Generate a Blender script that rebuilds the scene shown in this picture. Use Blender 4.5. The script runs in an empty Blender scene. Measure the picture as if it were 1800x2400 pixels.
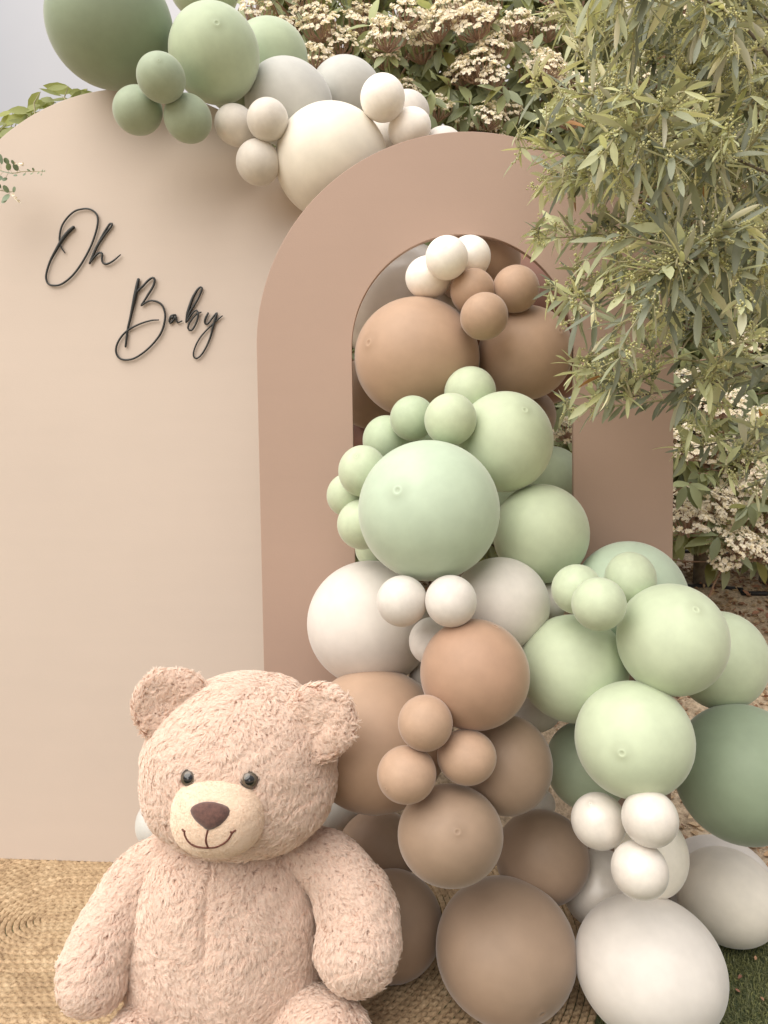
import bpy, bmesh, math, random
import numpy as np
from mathutils import Vector, Matrix, Euler, noise

SC = bpy.context.scene
COL = SC.collection

# ------------------------------------------------------------------ camera, sky, sun, exposure
F = 1733.0                      # focal length in units of the 1800 x 2400 frame (26 mm phone lens)
CAM_H = 1.196
PITCH = math.radians(3.0)
ROLL = 0.014
fwd = Vector((0, math.cos(PITCH), -math.sin(PITCH)))
r0 = Vector((1, 0, 0)); u0 = Vector((0, math.sin(PITCH), math.cos(PITCH)))
rgt = r0 * math.cos(ROLL) - u0 * math.sin(ROLL)
upv = u0 * math.cos(ROLL) + r0 * math.sin(ROLL)
CAM = Vector((0, 0, CAM_H))

cam_d = bpy.data.cameras.new('camera')
cam = bpy.data.objects.new('camera', cam_d); COL.objects.link(cam)
cam_d.sensor_fit = 'AUTO'; cam_d.sensor_width = 36.0
cam_d.lens = 36.0 * F / 2400.0
cam_d.clip_start = 0.05; cam_d.clip_end = 500
m = Matrix((rgt, upv, -fwd)).transposed().to_4x4(); m.translation = CAM
cam.matrix_world = m
SC.camera = cam

SUN_EL = math.radians(48); SUN_AZ = math.radians(218)   # azimuth of the sun measured clockwise from +Y
sun_dir = Vector((math.sin(SUN_AZ) * math.cos(SUN_EL), math.cos(SUN_AZ) * math.cos(SUN_EL), math.sin(SUN_EL)))
world = bpy.data.worlds.new("World"); SC.world = world; world.use_nodes = True
wn = world.node_tree.nodes; wl = world.node_tree.links
for n in list(wn): wn.remove(n)
wo = wn.new('ShaderNodeOutputWorld'); bg = wn.new('ShaderNodeBackground')
sky = wn.new('ShaderNodeTexSky'); sky.sky_type = 'NISHITA'; sky.sun_disc = False
sky.sun_elevation = SUN_EL; sky.sun_rotation = SUN_AZ
sky.air_density = 1.0; sky.dust_density = 3.0
tc = wn.new('ShaderNodeTexCoord'); nz = wn.new('ShaderNodeTexNoise')
nz.inputs['Scale'].default_value = 1.8; nz.inputs['Detail'].default_value = 5
ramp = wn.new('ShaderNodeValToRGB')
ramp.color_ramp.elements[0].position = 0.35; ramp.color_ramp.elements[0].color = (2.45, 2.4, 2.4, 1)
ramp.color_ramp.elements[1].position = 0.7; ramp.color_ramp.elements[1].color = (3.9, 3.6, 3.4, 1)
mix = wn.new('ShaderNodeMix'); mix.data_type = 'RGBA'; mix.inputs['Factor'].default_value = 0.92
wl.new(tc.outputs['Generated'], nz.inputs['Vector']); wl.new(nz.outputs['Fac'], ramp.inputs['Fac'])
wl.new(sky.outputs['Color'], mix.inputs['A']); wl.new(ramp.outputs['Color'], mix.inputs['B'])
# an overcast sky is brighter overhead than near the horizon
sz = wn.new('ShaderNodeSeparateXYZ'); wl.new(tc.outputs['Generated'], sz.inputs[0])
zr = wn.new('ShaderNodeMapRange'); zr.inputs['From Min'].default_value = 0; zr.inputs['From Max'].default_value = 1
zr.inputs['To Min'].default_value = .50; zr.inputs['To Max'].default_value = 2.0
zp = wn.new('ShaderNodeMath'); zp.operation = 'POWER'; zp.use_clamp = True; zp.inputs[1].default_value = 1.8
wl.new(sz.outputs['Z'], zp.inputs[0]); wl.new(zp.outputs[0], zr.inputs['Value'])
gr_ = wn.new('ShaderNodeMix'); gr_.data_type = 'RGBA'; gr_.blend_type = 'MULTIPLY'; gr_.inputs['Factor'].default_value = 1.0
wl.new(mix.outputs['Result'], gr_.inputs['A']); wl.new(zr.outputs[0], gr_.inputs['B'])
wl.new(gr_.outputs['Result'], bg.inputs['Color']); bg.inputs['Strength'].default_value = 0.105
wl.new(bg.outputs['Background'], wo.inputs['Surface'])

sun_d = bpy.data.lights.new('sun', 'SUN'); sun_d.energy = 1.5; sun_d.angle = math.radians(68)
sun_d.color = (1.0, 0.95, 0.87)
sun = bpy.data.objects.new('sun', sun_d); COL.objects.link(sun)
sun.rotation_euler = (-sun_dir).to_track_quat('-Z', 'Y').to_euler()
sun.location = (0, 0, 6)

SC.view_settings.view_transform = 'Standard'; SC.view_settings.look = 'None'
SC.view_settings.gamma = 1.0; SC.view_settings.exposure = 1.33
SC.view_settings.use_curve_mapping = False
SC.render.engine = 'CYCLES'
SC.cycles.max_bounces = 8; SC.cycles.diffuse_bounces = 7
SC.cycles.use_denoising = True
SC.cycles_curves.shape = 'RIBBONS'

# ------------------------------------------------------------------ helpers
def ray(px, py):
    return fwd + rgt * ((px - 900) / F) - upv * ((py - 1200) / F)
def P(px, py, d): return CAM + ray(px, py) * d
def proj(p):
    q = Vector(p) - CAM; d = q.dot(fwd)
    return 900 + F * q.dot(rgt) / d, 1200 - F * q.dot(upv) / d, d
def on_plane(px, py, p0, n):
    r = ray(px, py); t = (Vector(p0) - CAM).dot(n) / r.dot(n)
    return CAM + r * t
def smooth01(t):
    t = max(0.0, min(1.0, t)); return t * t * (3 - 2 * t)
def ground_z(x, y):
    if y < 2.32: return 0.0
    pts = [(2.32, 0), (2.7, .30), (3.3, .64), (3.9, .79), (5.5, .92), (9, 1.0), (400, 1.0)]
    for (a, za), (b, zb) in zip(pts, pts[1:]):
        if y <= b:
            return za + (zb - za) * (y - a) / (b - a)
    return 1.0
def on_ground(px, py):
    r = ray(px, py); d = 0.6
    while d < 12:
        p = CAM + r * d
        if p.z <= ground_z(p.x, p.y): return p
        d += 0.004
    return CAM + r * 12

def tag(o, label=None, cat=None, group=None, kind=None):
    if label: o['label'] = label
    if cat: o['category'] = cat
    if group: o['group'] = group
    if kind: o['kind'] = kind
    return o
def empty(name, loc=(0, 0, 0)):
    o = bpy.data.objects.new(name, None); COL.objects.link(o); o.location = loc
    o.empty_display_size = 0.05
    return o
def link(name, me, parent=None, mats=None):
    o = bpy.data.objects.new(name, me); COL.objects.link(o)
    if mats:
        for mt in (mats if isinstance(mats, (list, tuple)) else [mats]):
            me.materials.append(mt)
    if parent is not None:
        o.parent = parent
        o.matrix_parent_inverse = Matrix.Translation(-parent.location)
    return o
def mesh_np(name, verts, faces, smooth=True):
    me = bpy.data.meshes.new(name)
    me.from_pydata([tuple(v) for v in verts], [], [tuple(f) for f in faces])
    if smooth: me.polygons.foreach_set('use_smooth', [True] * len(me.polygons))
    me.update()
    return me
def mesh_fast(name, V, Fq, smooth=True, mat_idx=None):
    """V (n,3) array, Fq (m,k) int array of equal sided faces"""
    me = bpy.data.meshes.new(name)
    V = np.asarray(V, dtype=np.float32); Fq = np.asarray(Fq, dtype=np.int32)
    k = Fq.shape[1]
    me.vertices.add(len(V)); me.vertices.foreach_set('co', V.ravel())
    me.loops.add(Fq.size); me.loops.foreach_set('vertex_index', Fq.ravel())
    me.polygons.add(len(Fq)); me.polygons.foreach_set('loop_start', np.arange(0, Fq.size, k, dtype=np.int32))
    if mat_idx is not None: me.polygons.foreach_set('material_index', np.asarray(mat_idx, dtype=np.int32))
    me.polygons.foreach_set('use_smooth', np.full(len(Fq), smooth))
    me.update(calc_edges=True); me.validate()
    return me
class Acc:
    """collects copies of triangle templates into one mesh"""
    def __init__(s): s.V = []; s.T = []; s.M = []; s.n = 0
    def add(s, V, T, mi=0):
        V = np.asarray(V, dtype=np.float64); T = np.asarray(T)
        s.V.append(V); s.T.append(T + s.n); s.n += len(V); s.M.append(np.full(len(T), mi))
    def mesh(s, name, smooth=True):
        return mesh_fast(name, np.concatenate(s.V), np.concatenate(s.T), smooth, np.concatenate(s.M))
def catmull(pts, step):
    """pts: list of tuples of any length, resampled by Catmull-Rom"""
    A = [np.array(p, dtype=float) for p in pts]
    A = [2 * A[0] - A[1]] + A + [2 * A[-1] - A[-2]]
    out = []
    for i in range(1, len(A) - 2):
        n = max(1, int(np.linalg.norm((A[i + 1] - A[i])[:3]) / step))
        for k in range(n):
            t = k / n
            out.append(0.5 * ((2 * A[i]) + (-A[i - 1] + A[i + 1]) * t + (2 * A[i - 1] - 5 * A[i] + 4 * A[i + 1] - A[i + 2]) * t * t
                              + (-A[i - 1] + 3 * A[i] - 3 * A[i + 1] + A[i + 2]) * t ** 3))
    out.append(A[-2])
    return np.array(out)
def tube_np(C, R, seg=6, flat=None, flat_k=1.0, caps=True):
    """sweep a ring along C (n,3) with radii R. Returns V, tris. flat: direction squashed by flat_k"""
    C = np.asarray(C, float); n = len(C); R = np.broadcast_to(np.asarray(R, float), (n,))
    T = np.gradient(C, axis=0); T /= (np.linalg.norm(T, axis=1, keepdims=True) + 1e-12)
    ref = np.array(flat if flat is not None else (0.31, 0.17, 0.93), float)
    V = []
    prev = None
    for i in range(n):
        if flat is not None:
            a = np.cross(ref, T[i]); a /= np.linalg.norm(a) + 1e-12
            b = ref / np.linalg.norm(ref)
        else:
            if prev is None:
                a = np.cross(T[i], ref)
                if np.linalg.norm(a) < 1e-3: a = np.cross(T[i], (1, 0, 0))
            else:
                a = prev - T[i] * prev.dot(T[i])
            a /= np.linalg.norm(a) + 1e-12; prev = a; b = np.cross(T[i], a)
        for k in range(seg):
            an = 2 * math.pi * k / seg
            V.append(C[i] + a * math.cos(an) * R[i] + b * math.sin(an) * R[i] * flat_k)
    tris = []
    for i in range(n - 1):
        for k in range(seg):
            p = i * seg + k; q = i * seg + (k + 1) % seg
            tris += [(p, q, q + seg), (p, q + seg, p + seg)]
    if caps:
        V.append(C[0] - T[0] * R[0] * .5); V.append(C[-1] + T[-1] * R[-1] * .5)
        a0 = len(V) - 2; a1 = len(V) - 1
        for k in range(seg):
            tris.append((a0, (k + 1) % seg, k)); tris.append((a1, (n - 1) * seg + k, (n - 1) * seg + (k + 1) % seg))
    return np.array(V), np.array(tris)
def srgb(r, g, b):
    def f(c):
        c /= 255.0
        return c / 12.92 if c <= 0.04045 else ((c + 0.055) / 1.055) ** 2.4
    return (f(r), f(g), f(b), 1.0)

# ------------------------------------------------------------------ materials
class Mat:
    def __init__(s, name):
        s.m = bpy.data.materials.new(name); s.m.use_nodes = True
        s.n = s.m.node_tree.nodes; s.l = s.m.node_tree.links
        s.b = s.n['Principled BSDF']; s.out = s.n['Material Output']
    def new(s, t, **kw):
        x = s.n.new(t)
        for k, v in kw.items(): setattr(x, k, v)
        return x
    def set(s, **kw):
        for k, v in kw.items():
            s.b.inputs[k.replace('_', ' ')].default_value = v
        return s
    def noise(s, scale, detail=4, rough=.6, coord='Object'):
        t = s.new('ShaderNodeTexCoord'); q = s.new('ShaderNodeTexNoise')
        q.inputs['Scale'].default_value = scale; q.inputs['Detail'].default_value = detail; q.inputs['Roughness'].default_value = rough
        s.l.new(t.outputs[coord], q.inputs['Vector']); return q
    def ramp(s, src, stops):
        r = s.new('ShaderNodeValToRGB'); cr = r.color_ramp
        while len(cr.elements) < len(stops): cr.elements.new(0.5)
        for e, (p, c) in zip(cr.elements, stops): e.position = p; e.color = c
        s.l.new(src, r.inputs['Fac']); return r
    def mixc(s, fac, a, b, mode='MIX'):
        x = s.new('ShaderNodeMix'); x.data_type = 'RGBA'; x.blend_type = mode
        for i, v in (('Factor', fac), ('A', a), ('B', b)):
            if hasattr(v, 'links'): s.l.new(v, x.inputs[i])
            else: x.inputs[i].default_value = v
        return x.outputs['Result']
    def math(s, op, a, b=0.5):
        x = s.new('ShaderNodeMath'); x.operation = op
        for i, v in ((0, a), (1, b)):
            if hasattr(v, 'links'): s.l.new(v, x.inputs[i])
            else: x.inputs[i].default_value = v
        return x.outputs[0]
    def bump(s, h, strength=.3, dist=.002):
        b = s.new('ShaderNodeBump'); b.inputs['Strength'].default_value = strength; b.inputs['Distance'].default_value = dist
        s.l.new(h, b.inputs['Height']); s.l.new(b.outputs['Normal'], s.b.inputs['Normal'])
    def col(s, v):
        if hasattr(v, 'links'): s.l.new(v, s.b.inputs['Base Color'])
        else: s.b.inputs['Base Color'].default_value = v

def latex(name, c, rough=.55, pearl=0.0):
    m = Mat(name)
    t = m.new('ShaderNodeTexCoord')
    # latex is thicker, so darker, round the crown: read from the balloon's own axis
    sep = m.new('ShaderNodeSeparateXYZ'); m.l.new(t.outputs['Object'], sep.inputs[0])
    att = m.new('ShaderNodeAttribute'); att.attribute_type = 'OBJECT'; att.attribute_name = 'crown_mark'
    rad = m.math('SQRT', m.math('ADD', m.math('MULTIPLY', sep.outputs['X'], sep.outputs['X']), m.math('MULTIPLY', sep.outputs['Y'], sep.outputs['Y'])), 0)
    front = m.math('GREATER_THAN', sep.outputs['Z'], 0.5)
    rr = m.ramp(rad, [(0, (1, 1, 1, 1)), (.028, (.9, .9, .9, 1)), (.042, (.05, .05, .05, 1)), (.062, (.1, .1, .1, 1)), (.08, (.62, .62, .62, 1)), (.24, (0, 0, 0, 1))])
    rm = m.math('MULTIPLY', rr.outputs['Color'], front)
    neck = m.new('ShaderNodeMapRange'); neck.inputs['From Min'].default_value = -.93; neck.inputs['From Max'].default_value = -1.08
    m.l.new(sep.outputs['Z'], neck.inputs['Value'])
    f = m.math('MAXIMUM', m.math('MULTIPLY', m.math('MULTIPLY', rm, att.outputs['Fac']), .30), m.math('MULTIPLY', neck.outputs[0], .5))
    n = m.noise(2.2, 3)
    # a faint powdery mottling
    v = m.ramp(n.outputs['Fac'], [(.3, (.93, .93, .93, 1)), (.7, (1.05, 1.05, 1.05, 1))])
    base = m.mixc(1.0, c, v.outputs['Color'], 'MULTIPLY')
    dark = (c[0] * .45, c[1] * .42, c[2] * .36, 1)
    m.col(m.mixc(f, base, dark))
    m.set(Roughness=rough)
    m.b.inputs['Specular IOR Level'].default_value = .28 + pearl
    m.b.inputs['Sheen Weight'].default_value = .35; m.b.inputs['Sheen Roughness'].default_value = .35
    m.b.inputs['Subsurface Weight'].default_value = .12
    m.b.inputs['Subsurface Radius'].default_value = (.5, .45, .35); m.b.inputs['Subsurface Scale'].default_value = .08
    n2 = m.noise(160, 2, coord='Object')
    m.bump(n2.outputs['Fac'], .06, .002)
    return m.m

PAL = {
 'deep_sage': latex('latex_deep_sage', srgb(137, 151, 128)),
 'sage': latex('latex_sage', srgb(157, 170, 147)),
 'green': latex('latex_green', srgb(176, 190, 162)),
 'lime': latex('latex_pale_green', srgb(188, 199, 171)),
 'mint': latex('latex_mint', srgb(182, 198, 176)),
 'grey': latex('latex_grey', srgb(192, 192, 187)),
 'stone': latex('latex_stone', srgb(213, 207, 198)),
 'ivory': latex('latex_ivory', srgb(230, 224, 211)),
 'white': latex('latex_white', srgb(212, 206, 199)),
 'peach': latex('latex_peach_white', srgb(245, 239, 231)),
 'pearl': latex('latex_pearl', srgb(216, 209, 200), .26, .25),
 'cream': latex('latex_cream', srgb(227, 220, 207)),
 'tan': latex('latex_tan', srgb(176, 148, 126)),
 'mocha': latex('latex_mocha', srgb(152, 130, 111)),
 'rose': latex('latex_rose_tan', srgb(168, 137, 115)),
 'brown': latex('latex_brown', srgb(128, 90, 74)),
}

def painted(name, c, scale=3):
    m = Mat(name)
    n = m.noise(scale, 5); v = m.ramp(n.outputs['Fac'], [(.3, (c[0] * .98, c[1] * .98, c[2] * .98, 1)), (.7, (c[0] * 1.015, c[1] * 1.015, c[2] * 1.015, 1))])
    # faint horizontal roller laps and a few rubbed marks
    tcx = m.new('ShaderNodeTexCoord'); mp = m.new('ShaderNodeMapping'); mp.inputs['Scale'].default_value = (1.2, 1.2, 14)
    n3 = m.new('ShaderNodeTexNoise'); n3.inputs['Scale'].default_value = 1.6; n3.inputs['Detail'].default_value = 4
    m.l.new(tcx.outputs['Object'], mp.inputs['Vector']); m.l.new(mp.outputs['Vector'], n3.inputs['Vector'])
    lap = m.ramp(n3.outputs['Fac'], [(.35, (.992, .992, .992, 1)), (.65, (1.005, 1.005, 1.005, 1))])
    n4 = m.noise(26, 7, .75); rub = m.ramp(n4.outputs['Fac'], [(.25, (.95, .94, .93, 1)), (.32, (1, 1, 1, 1))])
    cc = m.mixc(1.0, m.mixc(1.0, v.outputs['Color'], lap.outputs['Color'], 'MULTIPLY'), rub.outputs['Color'], 'MULTIPLY')
    m.col(cc); m.set(Roughness=.62)
    n2 = m.noise(240, 3); m.bump(n2.outputs['Fac'], .25, .001)
    return m.m
M_BEIGE = painted('painted_beige', srgb(197, 183, 171))
M_PINK = painted('painted_dusty_pink', srgb(167, 142, 127))
m = Mat('black_acrylic'); m.col((.012, .014, .014, 1)); m.set(Roughness=.35); M_BLACK = m.m

def leaf_mat(name, top, under, var=.25, rough=.5, transl=.25, veins=True):
    m = Mat(name)
    g = m.new('ShaderNodeNewGeometry'); oi = m.new('ShaderNodeObjectInfo')
    rnd = m.math('FRACT', m.math('ADD', g.outputs['Random Per Island'], oi.outputs['Random']), 0)
    face = m.mixc(g.outputs['Backfacing'], top, under)
    k = m.ramp(rnd, [(0, (1 - var, 1 - var, 1 - var * 1.2, 1)), (.5, (1, 1, 1, 1)), (1, (1 + var, 1 + var * .9, 1 + var * .2, 1))])
    c = m.mixc(1.0, face, k.outputs['Color'], 'MULTIPLY')
    m.col(c); m.set(Roughness=rough)
    m.b.inputs['Specular IOR Level'].default_value = .4
    tr = m.new('ShaderNodeBsdfTranslucent'); mx = m.new('ShaderNodeMixShader'); mx.inputs[0].default_value = transl
    bright = m.mixc(1.0, c, (1.3, 1.35, .7, 1), 'MULTIPLY'); m.l.new(bright, tr.inputs['Color'])
    m.l.new(m.b.outputs[0], mx.inputs[1]); m.l.new(tr.outputs[0], mx.inputs[2]); m.l.new(mx.outputs[0], m.out.inputs['Surface'])
    n = m.noise(90, 3); m.bump(n.outputs['Fac'], .15, .001)
    return m.m
M_OLIVE = leaf_mat('olive_leaf', (.215, .235, .18, 1), (.58, .57, .49, 1), .45, transl=.18)
M_OLIVE_YOUNG = leaf_mat('olive_leaf_young', (.48, .50, .31, 1), (.58, .58, .44, 1), .2, transl=.25)
M_OLIVE_DRY = leaf_mat('olive_leaf_dry', (.42, .20, .06, 1), (.38, .2, .09, 1), .25)
M_BUD = leaf_mat('olive_bud', (.60, .59, .34, 1), (.60, .59, .34, 1), .2)
M_HEDGE = leaf_mat('hedge_leaf', (.30, .34, .21, 1), (.38, .40, .27, 1), .4, rough=.42)
M_HEDGE_NEW = leaf_mat('hedge_leaf_new', (.20, .20, .07, 1), (.24, .23, .12, 1), .3)
M_FLORET = leaf_mat('floret', (.90, .84, .74, 1), (.87, .80, .69, 1), .15, transl=.1)
M_SHRUB = leaf_mat('shrub_leaf', (.26, .29, .10, 1), (.32, .34, .16, 1), .3, transl=.35)
M_EUCA = leaf_mat('eucalyptus_leaf', (.15, .22, .15, 1), (.2, .26, .18, 1), .2, transl=.15)
def bark(name, a, b, s=40):
    m = Mat(name); n = m.noise(s, 6); r = m.ramp(n.outputs['Fac'], [(.3, a), (.7, b)]); m.col(r.outputs['Color']); m.set(Roughness=.9)
    m.bump(n.outputs['Fac'], .6, .004); return m.m
M_TWIG = bark('olive_twig', (.30, .28, .16, 1), (.46, .43, .28, 1))
M_BARK = bark('bark', (.07, .055, .04, 1), (.2, .17, .13, 1), 25)
M_REDSTEM = bark('red_stem', (.32, .19, .14, 1), (.46, .33, .25, 1), 60)

# ------------------------------------------------------------------ ground, turf, bank
xs = sorted(set([-300, -120, -50, -20, -10, -6] + [round(-4 + i * .1, 3) for i in range(81)] + [6, 10, 20, 50, 120, 300]))
ys = sorted(set([-300, -100, -40, -15, -6, -3, -1, 0, 1, 1.6] + [round(2 + i * .04, 3) for i in range(60)] + [4.6, 5, 5.5, 6.5, 9, 15, 30, 80, 200, 400]))
V = []; Fq = []
for yv in ys:
    for xv in xs:
        z = ground_z(xv, yv)
        if 2.2 < yv < 9: z += noise.noise(Vector((xv * 3, yv * 3, 0))) * .03 * smooth01((yv - 2.2) / .3) + noise.noise(Vector((xv * 11, yv * 11, 5))) * .012
        V.append((xv, yv, z))
nx = len(xs)
for j in range(len(ys) - 1):
    for i in range(nx - 1):
        a = j * nx + i; Fq.append((a, a + 1, a + 1 + nx, a + nx))
m = Mat('earth')
n1 = m.noise(9, 8, .7); n2 = m.noise(70, 6, .7)
r = m.ramp(n1.outputs['Fac'], [(.3, srgb(160, 142, 120)), (.5, srgb(205, 184, 156)), (.7, srgb(228, 212, 186))])
r2 = m.ramp(n2.outputs['Fac'], [(.35, (.55, .52, .5, 1)), (.6, (1.1, 1.1, 1.1, 1))])
m.col(m.mixc(1.0, r.outputs['Color'], r2.outputs['Color'], 'MULTIPLY')); m.set(Roughness=.95)
m.bump(n2.outputs['Fac'], .8, .012)
M_EARTH = m.m
g = link('ground', mesh_fast('ground', V, Fq), None, M_EARTH); tag(g, kind='structure')

# artificial turf sheet, thick backing with an edge
m = Mat('turf_backing'); n = m.noise(60, 5); r = m.ramp(n.outputs['Fac'], [(.3, (.035, .05, .02, 1)), (.7, (.08, .10, .04, 1))])
m.col(r.outputs['Color']); m.set(Roughness=.95); M_TURFB = m.m
bm = bmesh.new()
TX0, TX1, TY0, TY1 = -2.6, 2.4, -0.6, 2.02
bmesh.ops.create_cube(bm, size=1)
for v in bm.verts: v.co = Vector(((TX0 + TX1) / 2 + v.co.x * (TX1 - TX0), (TY0 + TY1) / 2 + v.co.y * (TY1 - TY0), .006 + v.co.z * .008))
me = bpy.data.meshes.new('turf_base'); bm.to_mesh(me); bm.free()
tb = link('artificial_turf', me, None, M_TURFB); tag(tb, kind='structure')
rng = np.random.default_rng(5)
N = 52000
# blades: mostly where the rug does not lie
RUG_A = on_ground(110, 2165); RUG_A.z = 0; RUG_B = RUG_A + Vector((.60, 0, 0)); RUG_R = .86
def rug_dist(x, y):
    t = min(1, max(0, (x - RUG_A.x) / (RUG_B.x - RUG_A.x)))
    return math.hypot(x - (RUG_A.x + t * (RUG_B.x - RUG_A.x)), y - RUG_A.y)
bx = np.concatenate([rng.uniform(.35, 1.35, N), rng.uniform(-2.4, 2.3, 24000)]); by = np.concatenate([rng.uniform(.95, 2.01, N), rng.uniform(-.2, 2.0, 24000)])
keep = np.array([rug_dist(x, y) > RUG_R for x, y in zip(bx, by)]); bx = bx[keep]; by = by[keep]; nB = len(bx)
an = rng.uniform(0, 2 * np.pi, nB); ln = rng.uniform(.009, .018, nB); lean = rng.uniform(.3, 1.3, nB); wd = rng.uniform(.0007, .0013, nB)
dx = np.cos(an); dy = np.sin(an)
B0 = np.stack([bx - dy * wd, by + dx * wd, np.full(nB, .009)], 1); B1 = np.stack([bx + dy * wd, by - dx * wd, np.full(nB, .009)], 1)
mid = np.stack([bx + dx * ln * lean * .3, by + dy * ln * lean * .3, .009 + ln * .7], 1)
tip = np.stack([bx + dx * ln * lean, by + dy * ln * lean, .009 + ln * (1 - .35 * lean * .7)], 1)
sid = np.stack([dy * wd, -dx * wd, np.zeros(nB)], 1) * .9
V = np.stack([B0, B1, mid + sid, mid - sid, tip], 1).reshape(-1, 3)
b = np.arange(nB)[:, None] * 5
T = np.concatenate([b + np.array([[0, 1, 2]]), b + np.array([[0, 2, 3]]), b + np.array([[3, 2, 4]])])
M_GRASS = leaf_mat('grass_blade', (.17, .18, .09, 1), (.17, .18, .09, 1), .5, rough=.45, transl=.2)
gr = link('grass', mesh_fast('grass', V, T, False), None, M_GRASS); tag(gr, 'short green artificial grass pile beside the balloons', 'grass', kind='stuff')

# jute rug: concentric braids, each a plaited ridge of its own
m = Mat('jute')
n1 = m.noise(14, 6, .7); n2 = m.noise(105, 5, .75); oi = m.new('ShaderNodeObjectInfo')
r = m.ramp(n1.outputs['Fac'], [(.25, srgb(154, 130, 104)), (.5, srgb(182, 157, 126)), (.75, srgb(204, 182, 152))])
r2 = m.ramp(n2.outputs['Fac'], [(.33, (.42, .35, .28, 1)), (.46, (.88, .86, .83, 1)), (.7, (1.15, 1.15, 1.13, 1))])
r3 = m.ramp(oi.outputs['Random'], [(0, (.86, .85, .82, 1)), (1, (1.08, 1.08, 1.08, 1))])
c = m.mixc(1.0, m.mixc(1.0, r.outputs['Color'], r2.outputs['Color'], 'MULTIPLY'), r3.outputs['Color'], 'MULTIPLY')
m.col(c); m.set(Roughness=.95); m.bump(n2.outputs['Fac'], .7, .003); M_JUTE = m.m
rug = empty('jute_rug', RUG_A)
tag(rug, 'oval braided jute rug of straw-coloured plaits lying under the teddy bear and balloons', 'rug')
pitch = .0165; nr = int(RUG_R / pitch)
for k in range(nr):
    rad = pitch * (k + .5); L = 2 * (RUG_B.x - RUG_A.x) + 2 * math.pi * rad
    n = max(24, int(L / .0046)); s = np.arange(n) / n * L
    straight = RUG_B.x - RUG_A.x; half = math.pi * rad
    cx = np.empty(n); cy = np.empty(n); nxn = np.empty(n); nyn = np.empty(n)
    for i, sv in enumerate(s):
        if sv < straight: x, y, a, bb = RUG_A.x + sv, -rad, 0, -1
        elif sv < straight + half:
            t = (sv - straight) / rad; a, bb = math.sin(t), -math.cos(t); x, y = RUG_B.x + rad * a, rad * bb
        elif sv < 2 * straight + half: x, y, a, bb = RUG_B.x - (sv - straight - half), rad, 0, 1
        else:
            t = (sv - 2 * straight - half) / rad; a, bb = -math.sin(t), math.cos(t); x, y = RUG_A.x + rad * a, rad * bb
        cx[i] = x; cy[i] = RUG_A.y + y; nxn[i] = a; nyn[i] = bb
    rows = []; wobk = np.convolve(rng.normal(0, .5, n), np.ones(5) / 5, 'same') * .25
    per = .021 * rng.uniform(.92, 1.08); ph0 = rng.uniform(0, 6.28)
    for j, w in enumerate((-.5, -.40, -.22, 0, .22, .40, .5)):
        # two plies crossing: each side swells in turn, slanted into chevrons
        lean = 1.9 * abs(w); side = 0.0 if w < 0 else math.pi
        swell = .5 + .5 * np.sin(2 * math.pi * s / per + ph0 + side - lean * 2.2)
        prof_h = {.5: 0.0, .40: .0048, .22: .0082, 0: .0056}[abs(w)]
        hh = .0085 + prof_h * (.50 + .62 * swell) + rng.normal(0, .0004, n) * (prof_h > 0)
        off = (w * (1 + .06 * swell) + wobk * (abs(w) < .45) * .5) * pitch
        if prof_h == 0: off = np.full(n, w * pitch); hh = np.full(n, .0078)
        rows.append(np.stack([cx + nxn * off, cy + nyn * off, hh], 1))
    V = np.concatenate(rows); Q = []
    idx = np.arange(n); nxt = (idx + 1) % n
    for j in range(6): Q.append(np.stack([j * n + idx, j * n + nxt, (j + 1) * n + nxt, (j + 1) * n + idx], 1))
    Q = np.concatenate(Q)
    link('braid', mesh_fast('braid', V - np.array(RUG_A), Q), rug, M_JUTE).matrix_parent_inverse = Matrix()
# hessian backing beneath the plaits
# ------------------------------------------------------------------ arch panels
def arch_panel(name, label, mat, base, u, half, top, thick, inner=None):
    """base: centre of the foot line on the front face. u: unit vector along the panel."""
    u = Vector(u).normalized(); nrm = Vector((-u.y, u.x, 0)); nrm = nrm if nrm.y > 0 else -nrm   # away from the camera
    K = 64
    def outline(w, zc, z0):
        pts = [(-w, z0)] + [(-w * math.cos(math.pi * i / K), zc + w * math.sin(math.pi * i / K)) for i in range(K + 1)] + [(w, z0)]
        return pts
    o = outline(half, top - half, 0.0)
    if inner:
        r_in, top_in, off = inner
        i_ = [(x + off, z) for x, z in outline(r_in, top_in - r_in, 0.0)]
    me = bpy.data.meshes.new(name); bm = bmesh.new()
    def v3(p, k): return base + u * p[0] + Vector((0, 0, p[1])) + nrm * (thick * k)
    fr = [bm.verts.new(v3(p, 0)) for p in o]; bk = [bm.verts.new(v3(p, 1)) for p in o]; n = len(o)
    if inner:
        fi = [bm.verts.new(v3(p, 0)) for p in i_]; bi = [bm.verts.new(v3(p, 1)) for p in i_]
        for k in range(n - 1):
            bm.faces.new((fr[k], fr[k + 1], fi[k + 1], fi[k])); bm.faces.new((bk[k + 1], bk[k], bi[k], bi[k + 1]))
            bm.faces.new((fr[k + 1], fr[k], bk[k], bk[k + 1])); bm.faces.new((fi[k], fi[k + 1], bi[k + 1], bi[k]))
        for s in (0, n - 1): bm.faces.new((fr[s], fi[s], bi[s], bk[s]) if s == 0 else (fi[s], fr[s], bk[s], bi[s]))
    else:
        bm.faces.new(fr); bm.faces.new(bk[::-1])
        for k in range(n): bm.faces.new((fr[(k + 1) % n], fr[k], bk[k], bk[(k + 1) % n]))
    bmesh.ops.recalc_face_normals(bm, faces=bm.faces)
    bm.to_mesh(me); bm.free()
    ob = link(name, me, None, mat); tag(ob, label, 'panel')
    mod = ob.modifiers.new('edge', 'BEVEL'); mod.width = .0015; mod.segments = 2; mod.limit_method = 'ANGLE'
    return ob, nrm

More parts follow.
